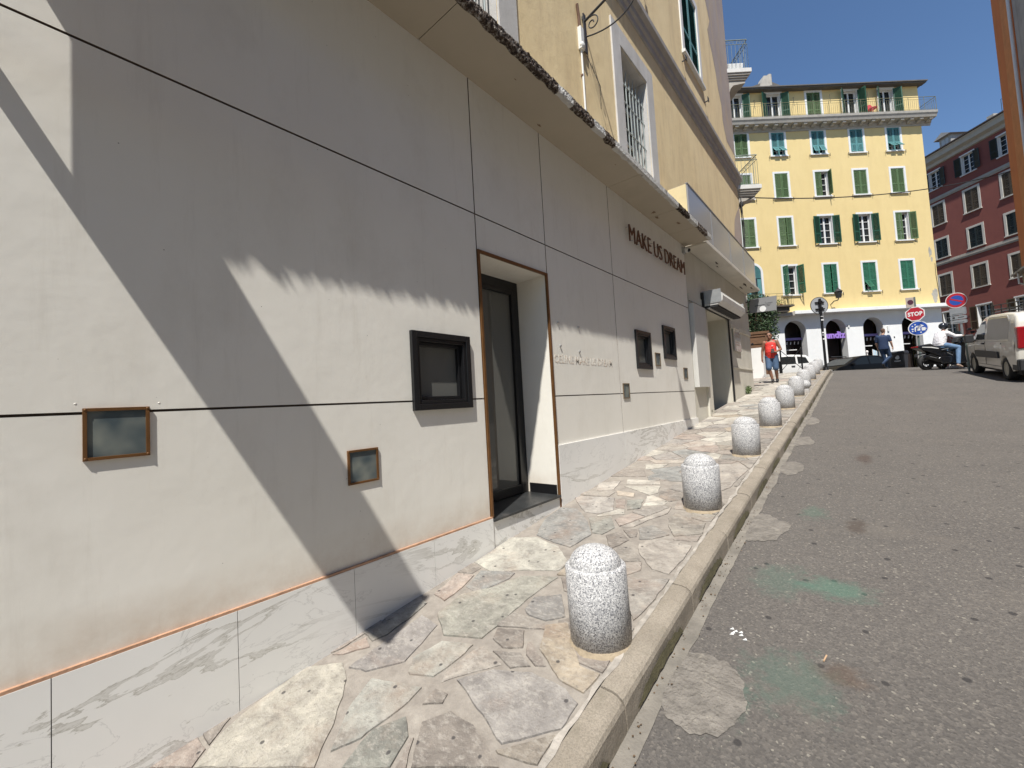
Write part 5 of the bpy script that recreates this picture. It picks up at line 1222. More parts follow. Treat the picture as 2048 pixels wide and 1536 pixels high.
def make_car(t, top, wheels, z0, W, belt, tumble, paint, wr=.31, hub=None):
    hw = lambda z: W/2*(1-tumble*max(0, z-belt)-.05*max(0, .55-z)/.3)
    bot = []
    for cx in sorted(wheels): bot += arch(cx, wr+.055, z0)
    out = top+bot[::-1] if top[0][0] < top[-1][0] else top[::-1]+bot[::-1]
    zs = [z0+.2, belt, belt+.15, belt+.3, belt+.45]
    mb = MB(); N = len(out); cx = sum(p[0] for p in out)/N; cz = belt*.75
    def ins(p, d):
        if p[1] < z0+.12: return p
        v = Vector((cx-p[0], (cz-p[1])*1.6)); L = max(v.length, .01); return (p[0]+v.x/L*d, p[1]+v.y/L*d)
    layers = []
    for k, d, o_ in ((1, .055, 0), (1, .022, -.02), (1, 0, -.06), (-1, 0, -.06), (-1, .022, -.02), (-1, .055, 0)):
        q = [ins(p, d) for p in out]; layers.append([(x, k*(hw(z)+o_), z) for x, z in q])
    pts = [p for l in layers for p in l]
    mb._a(pts, [(k*N+i, k*N+(i+1) % N, k*N+N+(i+1) % N, k*N+N+i) for k in range(5) for i in range(N)], False)
    for sg in (1, -1):
        P, Fs = flat_side([ins(p, .055) for p in out], hw, 0, sg, zs); mb._a(P, Fs)
    body = mb.build('body', paint, t, merge=True); body.data.polygons.foreach_set('use_smooth', [True]*len(body.data.polygons))
    es = body.modifiers.new('split', 'EDGE_SPLIT'); es.split_angle = rad(38)
    ub = MB(); ub.box(min(p[0] for p in out)+.15, -W/2+.12, .18, max(p[0] for p in out)-.15, W/2-.12, .6); ub.build('underbody', M_BLK2, t)
    for cx_ in wheels:
        for sg in (1, -1):
            y = sg*(W/2-.11); w_ = MB(); pr = [(.0, -.09), (wr*.62, -.09), (wr*.66, -.10), (wr*.93, -.10), (wr, -.07), (wr, .07), (wr*.93, .10), (wr*.66, .10), (wr*.62, .09)]
            w_.M = Matrix.Translation((cx_, y, wr)) @ Matrix.Rotation(-sg*PI/2, 4, 'X'); w_.lathe(pr, 28); wh = w_.build('wheel', M_BLK2, t)
            h_ = MB(); h_.M = w_.M; h_.lathe([(0, .085), (wr*.18, .09), (wr*.5, .06), (wr*.6, .085), (wr*.64, .088), (wr*.64, .0)], 24)
            h_.build('rim', hub or M_STEEL, wh)
    return hw
def side_part(t, name, poly, hw, m_, off=.004, sides=(1, -1), zs=(1.0, 1.15, 1.3, 1.45, 1.6), th=0):
    o = None
    for sg in sides:
        mb = MB(); P, Fs = flat_side(poly, hw, off, sg, zs); mb._a(P, Fs); o = mb.build(name, m_, t)
        if th: s_ = o.modifiers.new('solid', 'SOLIDIFY'); s_.thickness = th; s_.offset = 0
    return o
def paint(name, c, rough=.25, dirt=0):
    m_ = mat(name, c, rough, .04, 3, 0, spec=.5, dirt=dirt); b = m_.node_tree.nodes['Principled BSDF']; b.inputs['Coat Weight'].default_value = .6; return m_
P_WHITE = paint('white car paint', (.68, .65, .58), .35, .12); P_BLACK = mat('black car paint', (.005, .005, .006), .4, 0, 3, 0, spec=.12); P_GREY = paint('scooter gloss black', (.008, .009, .012), .2)
M_CGL = mat('tinted car glass', (.012, .014, .015), .12, 0, 3, 0, spec=.22)
M_PLAST = mat('grey black plastic', (.03, .03, .032), .6, .1, 10, .1); M_RLIGHT = mat('red tail light', (.30, .01, .015), .15, .05)
def frame_xy(P, f, up=(0, 0, 1)):
    f = Vector(f).normalized(); l = Vector(up).cross(f).normalized(); u = f.cross(l); M = Matrix((f, l, u)).transposed().to_4x4(); M.translation = Vector(P); return M
van = thing('van', 'dirty white panel van with a black roof rack parked at the right edge', 'van', M=frame_xy((6.29, 18.69, .04), (-.21, 2.92, .29)))
top = [(-2.12, z) for z in (.34,)]+[(-2.17, .40), (-2.18, .62), (-2.15, 1.10), (-2.08, 1.50), (-2.0, 1.70), (-1.85, 1.775), (-1.2, 1.81), (0, 1.79), (.35, 1.745), (.62, 1.64), (1.05, 1.33), (1.30, 1.17), (1.60, 1.10), (1.92, .99), (2.12, .82), (2.18, .60), (2.14, .36), (2.05, .26)]
hw = make_car(van, top, [1.36, -1.38], .26, 1.80, .95, .13, P_WHITE, hub=mat('cream hub cap', (.40, .38, .31), .5, .1))
side_part(van, 'front_side_window', [(.18, 1.09), (1.14, 1.07), (.98, 1.28), (.62, 1.56), (.30, 1.63), (.2, 1.63)], hw, M_GLASS)
side_part(van, 'side_panel_recess', [(-1.62, 1.12), (-.02, 1.10), (-.05, 1.62), (-.20, 1.67), (-1.42, 1.68), (-1.60, 1.55)], hw, mat('inset white panel', (.42, .41, .385), .4, .06, 2, 0, dirt=.2), off=.003)
fr = MB(); ol = [(-1.68, 1.075), (.03, 1.055), (.0, 1.66), (-.17, 1.72), (-1.46, 1.73), (-1.66, 1.58)]
for sg in (1, -1):
    for a, b in zip(ol, ol[1:]+ol[:1]): fr.cyl((a[0], sg*(hw(a[1])-.004), a[1]), (b[0], sg*(hw(b[1])-.004), b[1]), .016, n=8)
fr.build('panel_rim', P_WHITE, van)
side_part(van, 'rub_strip', [(-1.0, .58), (.98, .56), (.96, .76), (-.96, .76)], hw, M_PLAST, off=.018, th=.03)
for sg in (1,):
    mb = MB()
    for x in (.12, 1.12): mb.box(x, hw(.9)-.008, .36, x+.010, hw(.9)+.0015, 1.03)
    mb.box(-1.0, hw(.38)+.0, .345, 1.0, hw(.38)+.002, .355); mb.build('door_seam', M_BLK2, van)
    mb = MB(); mb.box(.17, hw(.98), .95, .36, hw(.98)+.035, .99); mb.build('door_handle', M_PLAST, van, bevel=.008)
    mb = MB(); mb.cyl((-1.15, hw(1.0)-.01, .98), (-1.15, hw(1.0)+.004, .98), .03, n=16); mb.build('fuel_lock', M_PLAST, van)
mb = MB(); mb.box(-2.24, -.86, .30, -2.05, .86, .60); mb.box(-2.2, .80, .30, -1.80, .885, .60); mb.build('rear_bumper', M_PLAST, van, bevel=.03)
for sg in (1, -1):
    mb = MB(); mb.box(-2.20, sg*.66, .86, -2.03, sg*.865, 1.42); mb.build('tail_light', M_RLIGHT, van, bevel=.03)
    mb = MB(); mb.box(1.0, sg*.86, 1.03, 1.12, sg*1.06, 1.09); mb.box(.98, sg*.92, 1.0, 1.16, sg*1.12, 1.26); mb.build('wing_mirror', M_PLAST, van, bevel=.04)
    mb = MB(); mb.box(1.85, sg*.55, .72, 2.10, sg*.84, .92); mb.build('headlight', M_FROST, van, bevel=.03)
mb = MB(); mb.hexa([(.64, -.66, 1.648), (1.28, -.74, 1.19), (1.28, .74, 1.19), (.64, .66, 1.648), (.66, -.66, 1.665), (1.30, -.74, 1.21), (1.30, .74, 1.21), (.66, .66, 1.665)]); mb.build('windscreen', M_GLASS, van)
mb = MB()
for sg in (.62, -.62): mb.tube([(.55, sg, 1.84), (.35, sg, 1.92), (-1.85, sg, 1.94)], .022, 6); mb.tube([(.45, sg, 2.0), (.3, sg, 2.06), (-1.85, sg, 2.07)], .016, 6)
for x in (.3, -.3, -.9, -1.5, -1.85):
    mb.tube([(x, .62, 1.80), (x, .62, 2.07)], .014, 6); mb.tube([(x, -.62, 1.80), (x, -.62, 2.07)], .014, 6); mb.cyl((x, -.62, 1.94), (x, .62, 1.94), .018, n=6)
mb.tube([(.55, .62, 1.84), (.66, .3, 1.88), (.66, -.3, 1.88), (.55, -.62, 1.84)], .022, 6)
mb.build('roof_rack', M_IRON, van)
# black car and white car below the crest
Rg = Vector((math.cos(YAW), math.sin(YAW), 0))
def zg(p): return min(lerp_tab(FT, -math.sin(YAW)*(p.x-2.5)+math.cos(YAW)*p.y), .7)
p = dep(1706, 735, 22.6); p.z = .08; Fg = Vector((-math.sin(YAW), math.cos(YAW), 0)); hd_ = -Rg*math.cos(rad(8))-Fg*math.sin(rad(8))
bc = thing('car', 'low black car half hidden beyond the crest of the road in front of the arches', 'car', M=frame_xy(p, hd_))
top = [(-2.05, .34), (-2.12, .5), (-2.12, .78), (-2.0, .96), (-1.72, 1.02), (-1.2, 1.30), (-.75, 1.415), (-.2, 1.45), (.2, 1.43), (.55, 1.33), (1.30, .98), (1.7, .88), (2.02, .74), (2.1, .55), (2.06, .32), (1.98, .25)]
hw = make_car(bc, top, [1.3, -1.28], .25, 1.75, .90, .30, P_BLACK)
for poly in ([(-.06, .98), (.98, .96), (.56, 1.24), (.20, 1.355), (-.06, 1.375)], [(-.14, .98), (-1.15, 1.0), (-.78, 1.30), (-.45, 1.36), (-.14, 1.375)]): side_part(bc, 'side_window', poly, hw, M_CGL, zs=(1.05, 1.2))
mb = MB(); mb.hexa([(.56, -.60, 1.335), (1.27, -.72, 1.0), (1.27, .72, 1.0), (.56, .60, 1.335), (.57, -.6, 1.35), (1.28, -.72, 1.015), (1.28, .72, 1.015), (.57, .6, 1.35)]); mb.build('windscreen', mat('windscreen with painted reflection', (.06, .065, .068), .5, 0, 3, 0, spec=.2), bc)  # sky reflection is put into the grey base colour; surface is nearly matt
mb = MB(); mb.box(.9, .84, .93, 1.05, 1.02, 1.05); mb.build('wing_mirror', P_BLACK, bc, bevel=.03)
mb = MB(); mb.ball((1.95, .66, .70), (.12, .12, .07)); mb.build('headlight', M_TRIM, bc)
p = dep(1538, 735, 21.2); p.z = .21
wc = thing('car', 'small white hatchback partly hidden behind the barrier and the man in red', 'car', M=frame_xy(p, -Rg))
top = [(-1.75, .34), (-1.80, .5), (-1.80, .85), (-1.74, .98), (-1.52, 1.30), (-1.38, 1.40), (-.7, 1.45), (.1, 1.43), (.45, 1.36), (1.05, 1.0), (1.5, .9), (1.78, .75), (1.82, .5), (1.76, .3), (1.7, .25)]
hw = make_car(wc, top, [1.15, -1.12], .25, 1.66, .92, .2, paint('clean white car paint', (.74, .74, .72)))
for poly in ([(-.04, .98), (.85, .98), (.42, 1.27), (.1, 1.34), (-.04, 1.34)], [(-.14, .98), (-.82, .98), (-.84, 1.33), (-.5, 1.36), (-.14, 1.35)], [(-.92, .98), (-1.45, 1.0), (-1.34, 1.28), (-.92, 1.34)]): side_part(wc, 'side_window', poly, hw, M_GLASS, zs=(1.05, 1.2))
mb = MB(); mb.box(-.75, hw(.8), .86, -.58, hw(.8)+.03, .90); mb.build('door_handle', M_PLAST, wc)
# wheelie bin
p = dep(1799, 735, 20); p.z = .43
bn = thing('wheelie_bin', 'dark grey wheeled rubbish bin behind the man in the navy shirt', 'bin', M=sign_frame(p) @ Matrix.Rotation(rad(-12), 4, 'Z'))
M_BIN = mat('dark grey bin plastic', (.022, .024, .028), .5, .1, 6, .1)
mb = MB(); mb.hexa([(-.24, -.25, .06), (.24, -.25, .06), (.24, .25, .06), (-.24, .25, .06), (-.29, -.34, .98), (.29, -.34, .98), (.29, .36, .98), (-.29, .36, .98)]); mb.box(-.31, -.36, .93, .31, .38, .99); b_ = mb.build('bin_body', M_BIN, bn, bevel=.015)
mb = MB(); mb.hexa([(-.31, -.38, .991), (.31, -.38, .991), (.31, .40, .991), (-.31, .40, .991), (-.28, -.34, 1.05), (.28, -.34, 1.05), (.28, .36, 1.09), (-.28, .36, 1.09)]); mb.build('lid', M_BIN, bn, bevel=.01)
for sx in (-.27, .27): mb = MB(); mb.cyl((sx-.025, .3, .1), (sx+.025, .3, .1), .1, n=18); mb.build('wheel', M_BLK2, bn)
mb = MB(); disc(mb, .075, -.352, -.335, 16, (.03, .74)); disc(mb, .05, -.352, -.335, 12, (.05, .80)); mb.box(-.09, -.345, .58, .14, -.325, .61); mb.box(-.05, -.345, .555, .10, -.325, .57); mb.build('sticker', mat('pale sticker', (.6, .62, .6), .6, .1), b_)

# ------------------------------------------------------------------ people
def rm(o, vox, sm=2):
    r_ = o.modifiers.new('remesh', 'REMESH'); r_.mode = 'VOXEL'; r_.voxel_size = vox; r_.use_smooth_shade = True
    s_ = o.modifiers.new('smooth', 'SMOOTH'); s_.iterations = sm; s_.factor = .5; return o
SKIN = mat('tanned skin', (.27, .135, .085), .55, .1, 8, 0); SKIN2 = mat('light skin', (.48, .29, .21), .55, .08, 8, 0)
V3 = Vector
def torso(mb, secs, n=20):
    """loft of elliptical sections (z, rx, ry, cx, cy) with rounded ends"""
    rows = []
    S = [(secs[0][0]-.02, secs[0][1]*.6, secs[0][2]*.6)+tuple(secs[0][3:])]+list(secs)+[(secs[-1][0]+.02, secs[-1][1]*.6, secs[-1][2]*.6)+tuple(secs[-1][3:])]
    pts = []
    for q in S:
        z, rx, ry = q[:3]; cx, cy = (q[3], q[4]) if len(q) > 3 else (0, 0)
        for j in range(n):
            t = 2*PI*j/n; c_, s_ = math.cos(t), math.sin(t); pts.append((cx+rx*math.copysign(abs(c_)**.8, c_), cy+ry*math.copysign(abs(s_)**.8, s_), z))
    m = len(S); mb._a(pts, [(i*n+j, i*n+(j+1) % n, i*n+n+(j+1) % n, i*n+n+j) for i in range(m-1) for j in range(n)]+[tuple(range(n))[::-1], tuple(range((m-1)*n, m*n))], True)
def hand(mb, w_, d, side, fwd, curl=.4, k=1.):
    """palm + 5 fingers at wrist w_, direction d; fwd = palm-facing dir"""
    d = V3(d).normalized(); f = V3(fwd).normalized(); s = d.cross(f).normalized(); f = s.cross(d); w_ = V3(w_)
    mb.capsule(w_, .026*k, w_+d*.045*k, .030*k, 10)
    mb.capsule(w_+d*.03*k+s*.018*k, .018*k, w_+d*.085*k+s*.026*k, .014*k, 8); mb.capsule(w_+d*.03*k-s*.018*k, .018*k, w_+d*.085*k-s*.026*k, .014*k, 8)
    for i, (o, L) in enumerate(((-.030, .062), (-.010, .074), (.011, .070), (.030, .056))):
        a = w_+d*.088*k+s*o*k; b = a+(d+f*curl*.5).normalized()*L*.5*k; c = b+(d+f*curl*1.6).normalized()*L*.5*k
        mb.capsule(a, .0098*k, b, .0092*k, 8); mb.capsule(b, .0092*k, c, .008*k, 8)
    a = w_+d*.03*k+s*side*.028*k; b = a+(d*.6+s*side*.8+f*.3).normalized()*.038*k; c = b+(d+f*.5).normalized()*.03*k
    mb.capsule(a, .013*k, b, .0105*k, 8); mb.capsule(b, .0105*k, c, .009*k, 8)
def head(mb, c, face, k=1., up=(0, 0, 1)):
    face = V3(face).normalized(); up = V3(up).normalized(); s = face.cross(up).normalized(); c = V3(c)
    q = Matrix((s, face, up)).transposed().to_quaternion()
    mb.ball(c+up*.02*k, (.076*k, .094*k, .100*k), 20, 14, q); mb.ball(c-up*.055*k+face*.018*k, (.058*k, .070*k, .062*k), 16, 10, q)
    mb.ball(c-up*.10*k+face*.055*k, (.026*k, .022*k, .020*k), 10, 8, q)
    mb.capsule(c+face*.086*k+up*.015*k, .010*k, c+face*.106*k-up*.025*k, .014*k, 8)
    mb.ball(c+face*.082*k+up*.034*k, (.055*k, .02*k, .012*k), 12, 6, q); mb.ball(c+face*.080*k-up*.058*k, (.026*k, .018*k, .012*k), 10, 6, q)
    for e in (-1, 1): mb.ball(c+s*e*.078*k-up*.005*k, (.012*k, .022*k, .032*k), 8, 6, q)
    return q, s, face, up, c
def face_bits(t, H, k=1., parent=None):
    q, s, face, up, c = H
    m1 = MB()
    for e in (-1, 1): m1.ball(c+face*.083*k+s*e*.031*k+up*.012*k, (.013*k, .008*k, .008*k), 10, 6, q)
    m1.build('eyes', mat('dark eye', (.03, .02, .015), .3), parent)
    m1 = MB()
    for e in (-1, 1): m1.capsule(c+face*.094*k+s*e*.015*k+up*.036*k, .005*k, c+face*.086*k+s*e*.046*k+up*.036*k, .004*k, 6)
    m1.build('eyebrows', mat('dark hair', (.02, .014, .01), .7), parent)
    m1 = MB(); m1.ball(c+face*.093*k-up*.058*k, (.024*k, .008*k, .007*k), 10, 6, q); m1.build('mouth', mat('lips', (.22, .08, .06), .5), parent)
def hair(H, m_, parent, k=1., short=True):
    q, s, face, up, c = H; mb = MB(); mb.ball(c+up*.036*k-face*.012*k, (.080*k, .094*k, .095*k), 20, 14, q); mb.ball(c-face*.05*k-up*.02*k, (.068*k, .055*k, .075*k), 16, 10, q)
    o = mb.build('hair', m_, parent); return rm(o, .01, 1)
# man in red vest (local x = picture right, -y toward viewer)
P = Vector((.27, 16.22, g(16.22)+.015)); man = thing('person', 'man in red sleeveless top and denim shorts walking down the pavement', 'person', M=sign_frame(P, rad(-8)))
sh = {-1: V3((-.175, 0, 1.335)), 1: V3((.175, .0, 1.335))}; hipz = .84
el = {-1: V3((-.255, .03, 1.06)), 1: V3((.27, .02, 1.07))}; wr_ = {-1: V3((-.27, -.03, .82)), 1: V3((.16, -.15, .99))}
hp = {-1: V3((-.085, 0, hipz)), 1: V3((.085, 0, hipz))}; kn = {-1: V3((-.085, -.12, .46)), 1: V3((.10, -.03, .45))}; an = {-1: V3((-.02, -.02, .09)), 1: V3((.09, .14, .10))}
mb = MB(); Hd = head(mb, (-.01, -.035, 1.545), (-.12, -1, -.08), .97); mb.capsule((0, 0, 1.36), .058, (-.005, -.015, 1.47), .052)
TS1 = [(.80, .150, .10, 0, .01), (.90, .155, .115, 0, -.01), (1.0, .150, .125, 0, -.03), (1.1, .150, .12, 0, -.02), (1.2, .160, .115, 0, 0), (1.29, .165, .105, 0, 0), (1.345, .15, .085, 0, .01), (1.385, .10, .06, 0, .01)]; torso(mb, TS1)
for e in (-1, 1):
    mb.capsule(sh[e], .062, el[e], .042); mb.capsule(el[e], .042, wr_[e], .029)
    mb.capsule(hp[e], .088, kn[e], .058); mb.capsule(kn[e], .055, kn[e].lerp(an[e], .35)+V3((0, .02, 0)), .056); mb.capsule(kn[e].lerp(an[e], .35)+V3((0, .02, 0)), .056, an[e], .034)
hand(mb, wr_[-1], (0, -.1, -1), 1, (.7, -.3, 0), .5); hand(mb, wr_[1], (-.9, -.4, .1), -1, (0, -.3, 1), 1.0)
body = rm(mb.build('body', SKIN, man), .0085)
face_bits(man, Hd, .97, body); hair(Hd, mat('short dark hair', (.02, .015, .012), .8, .2, 30, .4), man, .97)
mb = MB(); torso(mb, [(.80, .172, .128, 0, .0), (.84, .172, .13, 0, -.005), (1.0, .166, .145, 0, -.03), (1.1, .162, .14, 0, -.02), (1.2, .166, .13, 0, 0), (1.29, .160, .118, 0, 0), (1.335, .135, .095, 0, .01)])
mb.capsule((-.115, 0, 1.33), .045, (-.085, .0, 1.385), .028); mb.capsule((.115, 0, 1.33), .045, (.085, 0, 1.385), .028)
vest = mb.build('vest', mat('red vest fabric', (.62, .035, .025), .7, .08, 14, .5, 25, bd=.03), man); rm(vest, .0095, 1)
mb = MB(); mb.capsule((.06, -.182, 1.2), .012, (.085, -.182, 1.2), .012, 6); mb.build('chest_logo', M_TRIM, vest)
mb = MB()
mb.capsule((-.07, 0, .86), .132, (.07, 0, .86), .132)
for e in (-1, 1): mb.capsule(hp[e], .112, hp[e].lerp(kn[e], .95), .088)
rm(mb.build('shorts', mat('denim shorts', (.065, .115, .20), .8, .3, 10, .4, 60), man), .0095, 1)
for e, fd in ((-1, (.1, -1, 0)), (1, (.15, -1, -.1))):
    fd = V3(fd).normalized(); mb = MB(); b_ = an[e]; z_ = V3((0, 0, -.045)); mb.capsule(b_+z_-fd*.035, .045, b_+z_+fd*.10, .040); mb.capsule(b_+z_+fd*.1, .04, b_+z_+fd*.165+V3((0, 0, -.005)), .032); mb.capsule(b_, .044, b_+z_, .045)
    rm(mb.build('shoe', mat('black trainers', (.022, .022, .024), .7, .2), man), .009, 1)
ph = thing('phone', 'dark phone held in the hand of the man in red', 'phone', M=man.matrix_world @ Matrix.Translation((.07, -.20, 1.03)) @ Matrix.Rotation(rad(-35), 4, 'X'))
mb = MB(); mb.box(-.045, -.006, -.085, .045, .006, .085); mb.build('case', M_BLACK, ph, bevel=.006); mb = MB(); mb.box(-.04, .0062, -.08, .04, .007, .08); mb.build('screen', M_BLACK, ph)
# man in navy shirt, seen from behind
P = dep(1772, 740, 18.6); P.z = rz(P.x, P.y)+.0
m2 = thing('person', 'man in a navy shirt and jeans walking away with bowed head, beside the bin', 'person', M=sign_frame(P))
mb = MB(); Hd = head(mb, (.03, .05, 1.665), (.5, 1, -.45), .98); mb.capsule((.0, .02, 1.46), .058, (.02, .04, 1.58), .056)
sh = {-1: V3((-.18, 0, 1.43)), 1: V3((.18, .03, 1.41))}; el = {-1: V3((-.24, .06, 1.14)), 1: V3((.25, .02, 1.15))}; wr_ = {-1: V3((-.2, .2, .95)), 1: V3((.29, .10, .93))}
hp = {-1: V3((-.08, 0, .93)), 1: V3((.09, 0, .93))}; kn = {-1: V3((-.02, .10, .50)), 1: V3((.17, .12, .52))}; an = {1: V3((-.07, -.18, .20)), -1: V3((.03, .16, .09))}
for e in (-1, 1):
    mb.capsule(sh[e], .06, el[e], .045); mb.capsule(el[e], .044, wr_[e], .03)
    mb.capsule(hp[e], .09, kn[e], .06); mb.capsule(kn[e], .055, an[e], .036)
torso(mb, [(.88, .15, .11), (1.0, .15, .11), (1.15, .15, .11), (1.3, .165, .11), (1.4, .17, .10), (1.46, .12, .07)])
hand(mb, wr_[1], (.1, .1, -1), -1, (-.8, .2, 0), .5); hand(mb, wr_[-1], (0, .3, -1), 1, (.8, .2, 0), .5)
b2 = rm(mb.build('body', SKIN2, m2), .0085); face_bits(m2, Hd, .98, b2); hair(Hd, mat('cropped brown hair', (.10, .055, .035), .8, .2, 30, .4), m2, .96)
mb = MB(); torso(mb, [(.86, .185, .14), (.95, .18, .14), (1.15, .172, .132), (1.3, .185, .13), (1.4, .19, .12), (1.45, .15, .095), (1.48, .09, .07)])
for e in (-1, 1): mb.capsule(sh[e], .078, sh[e].lerp(el[e], .72), .066)
rm(mb.build('shirt', mat('navy shirt', (.014, .032, .085), .8, .15, 12, .5, 25, bd=.03), m2), .0095, 1)
mb = MB(); mb.capsule((-.07, 0, .92), .128, (.07, 0, .92), .128)
for e in (-1, 1): mb.capsule(hp[e], .108, kn[e], .075); mb.capsule(kn[e], .075, an[e]+V3((0, 0, .03)), .052)
rm(mb.build('jeans', mat('dark blue jeans', (.020, .045, .10), .8, .3, 9, .4, 60), m2), .0095, 1)
for e, fd in ((-1, (.3, 1, 0)), (1, (.2, .55, -.8))):
    fd = V3(fd).normalized(); mb = MB(); b_ = an[e]+V3((0, 0, -.045)); mb.capsule(b_-fd*.04, .043, b_+fd*.16, .034); so_ = rm(mb.build('shoe', mat('black trainers', (.022, .022, .024)), m2), .009, 1)
    mb = MB(); mb.capsule(b_-fd*.04-V3((0, .0, .03)), .022, b_+fd*.14-V3((0, 0, .022)), .018); mb.build('sole', M_TRIM, so_)
# scooter with rider
P0 = dep(1853, 737, 16); fwd = Vector((math.cos(YAW), math.sin(YAW), 0)); P0 = P0+fwd*.75; P0.z = rz(P0.x, P0.y)+.02
SM = frame_xy(P0, fwd)   # x forward, y left (away from viewer), viewer at -y
sc = thing('scooter', 'big black motor scooter ridden across the crest, red tail light to the left', 'motor scooter', M=SM)
for x, r_ in ((-.75, .29), (.86, .29)):
    w_ = MB(); w_.M = Matrix.Translation((x, 0, r_)) @ Matrix.Rotation(PI/2, 4, 'X'); w_.lathe([(r_*.62, -.06), (r_*.85, -.075), (r_, -.03), (r_, .03), (r_*.85, .075), (r_*.62, .06)], 28); wh = w_.build('wheel', M_BLK2, sc)
    h_ = MB(); h_.M = w_.M
    for a in range(5): t_ = a*2*PI/5; h_.cyl((0, 0, 0), (r_*.62*math.cos(t_), r_*.62*math.sin(t_), 0), .022, .016, 8)
    h_.lathe([(r_*.58, -.04), (r_*.65, -.04), (r_*.65, .04), (r_*.58, .04)], 24); h_.cyl((0, 0, -.06), (0, 0, .06), .05, n=12); h_.build('rim', M_STEEL, wh)
def prof(name, pts, w0, w1, m_, parent=sc, bev=.03):
    mb = MB(); n = len(pts); a = [(x, -w0, z) for x, z in pts]; b = [(x, w0, z) for x, z in pts]; mb._a(a+b, [(i, (i+1) % n, n+(i+1) % n, n+i) for i in range(n)]+[tuple(range(n))[::-1], tuple(range(n, 2*n))]); return mb.build(name, m_, parent, bevel=bev)
prof('tail_fairing', [(-1.10, .84), (-1.12, .90), (-.85, .94), (-.45, .86), (-.15, .74), (.10, .62), (.08, .45), (-.35, .50), (-.75, .68)], .15, .1, P_GREY)
prof('floor_fairing', [(-.35, .50), (.08, .46), (.14, .62), (.30, .66), (.50, .55), (.62, .32), (.5, .20), (-.30, .20), (-.42, .32)], .19, .1, P_GREY)
prof('front_fairing', [(.40, .35), (.34, .60), (.36, .90), (.56, 1.06), (.80, 1.0), (1.0, .80), (.95, .66), (.72, .62), (.62, .36)], .20, .1, P_GREY, bev=.05)
prof('seat', [(-.98, .935), (-.60, .99), (-.50, .90), (-.42, .86), (-.0, .82), (.12, .74), (-.12, .72), (-.50, .82)], .13, .1, mat('black vinyl seat', (.015, .015, .016), .6, .1), bev=.03)
prof('side_stripe', [(-.98, .875), (-.62, .855), (-.35, .79), (-.38, .77), (-.65, .82), (-.98, .85)], .156, .1, M_TRIM, bev=.004)
prof('tail_light', [(-1.15, .86), (-1.15, .905), (-.95, .915), (-.82, .87), (-.95, .84)], .12, .1, M_RLIGHT, bev=.01)
mb = MB(); mb.tube([(-.2, -.12, .30), (-.5, -.20, .33)], .03); mb.cyl((-.45, -.21, .33), (-1.0, -.23, .50), .075, .06, 16); ex_ = mb.build('exhaust', M_BLACK, sc)
mb = MB(); mb.cyl((-.62, -.285, .42), (-.85, -.285, .48), .012, n=8); mb.cyl((-.3, -.19, .72), (-.05, -.2, .76), .012, n=8); mb.cyl((-.1, -.2, .6), (.08, -.2, .5), .014, n=8); mb.cyl((-.45, -.16, .36), (-.30, -.16, .48), .02, n=8); mb.build('trim_bars', M_STEEL, sc)
prof('swingarm', [(-.85, .24), (-.85, .36), (-.30, .44), (-.25, .26)], .09, .05, M_BLACK, bev=.02)
prof('rear_mudguard', [(-1.12, .5), (-1.10, .62), (-.80, .66), (-.62, .60), (-.80, .61), (-1.06, .57)], .06, .05, M_PLAST, bev=.008)
mb = MB(); mb.hexa([(.58, -.17, 1.03), (.80, -.14, 1.0), (.80, .14, 1.0), (.58, .17, 1.03), (.50, -.15, 1.40), (.52, -.14, 1.40), (.52, .14, 1.40), (.50, .15, 1.40)]); mb.build('windshield', M_FROST, sc)
for sg in (-1, 1): mb = MB(); mb.cyl((.62, sg*.09, .95), (.86, sg*.09, .30), .03, n=10); mb.build('fork', M_STEEL, sc)
mb = MB(); mb.tube([(.42, -.36, 1.16), (.52, -.15, 1.10), (.52, .15, 1.10), (.42, .36, 1.16)], .016); hb = mb.build('handlebar', M_BLACK, sc)
for sg in (-1, 1):
    mb = MB(); mb.capsule((.50, sg*.22, 1.12), .008, (.62, sg*.36, 1.38), .008, 6); mb.ball((.62, sg*.38, 1.42), (.02, .085, .05)); mb.build('mirror', M_BLACK, sc)
    mb = MB(); mb.capsule((.44, sg*.30, 1.145), .02, (.41, sg*.39, 1.165), .02, 8); mb.build('grip', M_BLK2, hb)
mb = MB(); mb.tube([(.02, -.08, .28), (-.10, -.22, .03)], .015); mb.build('stand', M_BLACK, sc)
prof('engine_block', [(-.78, .22), (-.80, .50), (-.55, .66), (-.20, .62), (.0, .40), (-.1, .18)], .12, .08, M_BLACK, bev=.02)
prof('leg_shield', [(.22, .18), (.18, .50), (.34, .62), (.40, .95), (.62, 1.05), (.70, .55), (.60, .18)], .23, .1, P_GREY, bev=.04)
prof('front_mudguard', [(.58, .42), (.66, .58), (.86, .66), (1.08, .58), (1.16, .40), (1.06, .52), (.86, .60), (.70, .53)], .08, .05, P_GREY, bev=.008)
prof('dashboard', [(.38, .98), (.44, 1.14), (.60, 1.16), (.62, 1.0)], .10, .05, M_PLAST, bev=.02)
sc2 = copy_tree(sc); p_ = P0+Rg*1.35+Vector((-math.sin(YAW), math.cos(YAW), 0))*1.0; p_.z = rz(p_.x, p_.y); sc2.matrix_world = frame_xy(p_, Rg*.95+Vector((-math.sin(YAW), math.cos(YAW), 0))*.3)
sc2['label'] = 'parked black scooter without rider behind the ridden one, next to the van front'
rd = thing('person', 'scooter rider in a white shirt, jeans and dark helmet', 'person', M=SM)
sh = {-1: V3((-.02, -.19, 1.34)), 1: V3((-.02, .19, 1.34))}; el = {-1: V3((.16, -.28, 1.20)), 1: V3((.16, .28, 1.20))}; wr_ = {-1: V3((.36, -.34, 1.20)), 1: V3((.36, .34, 1.20))}
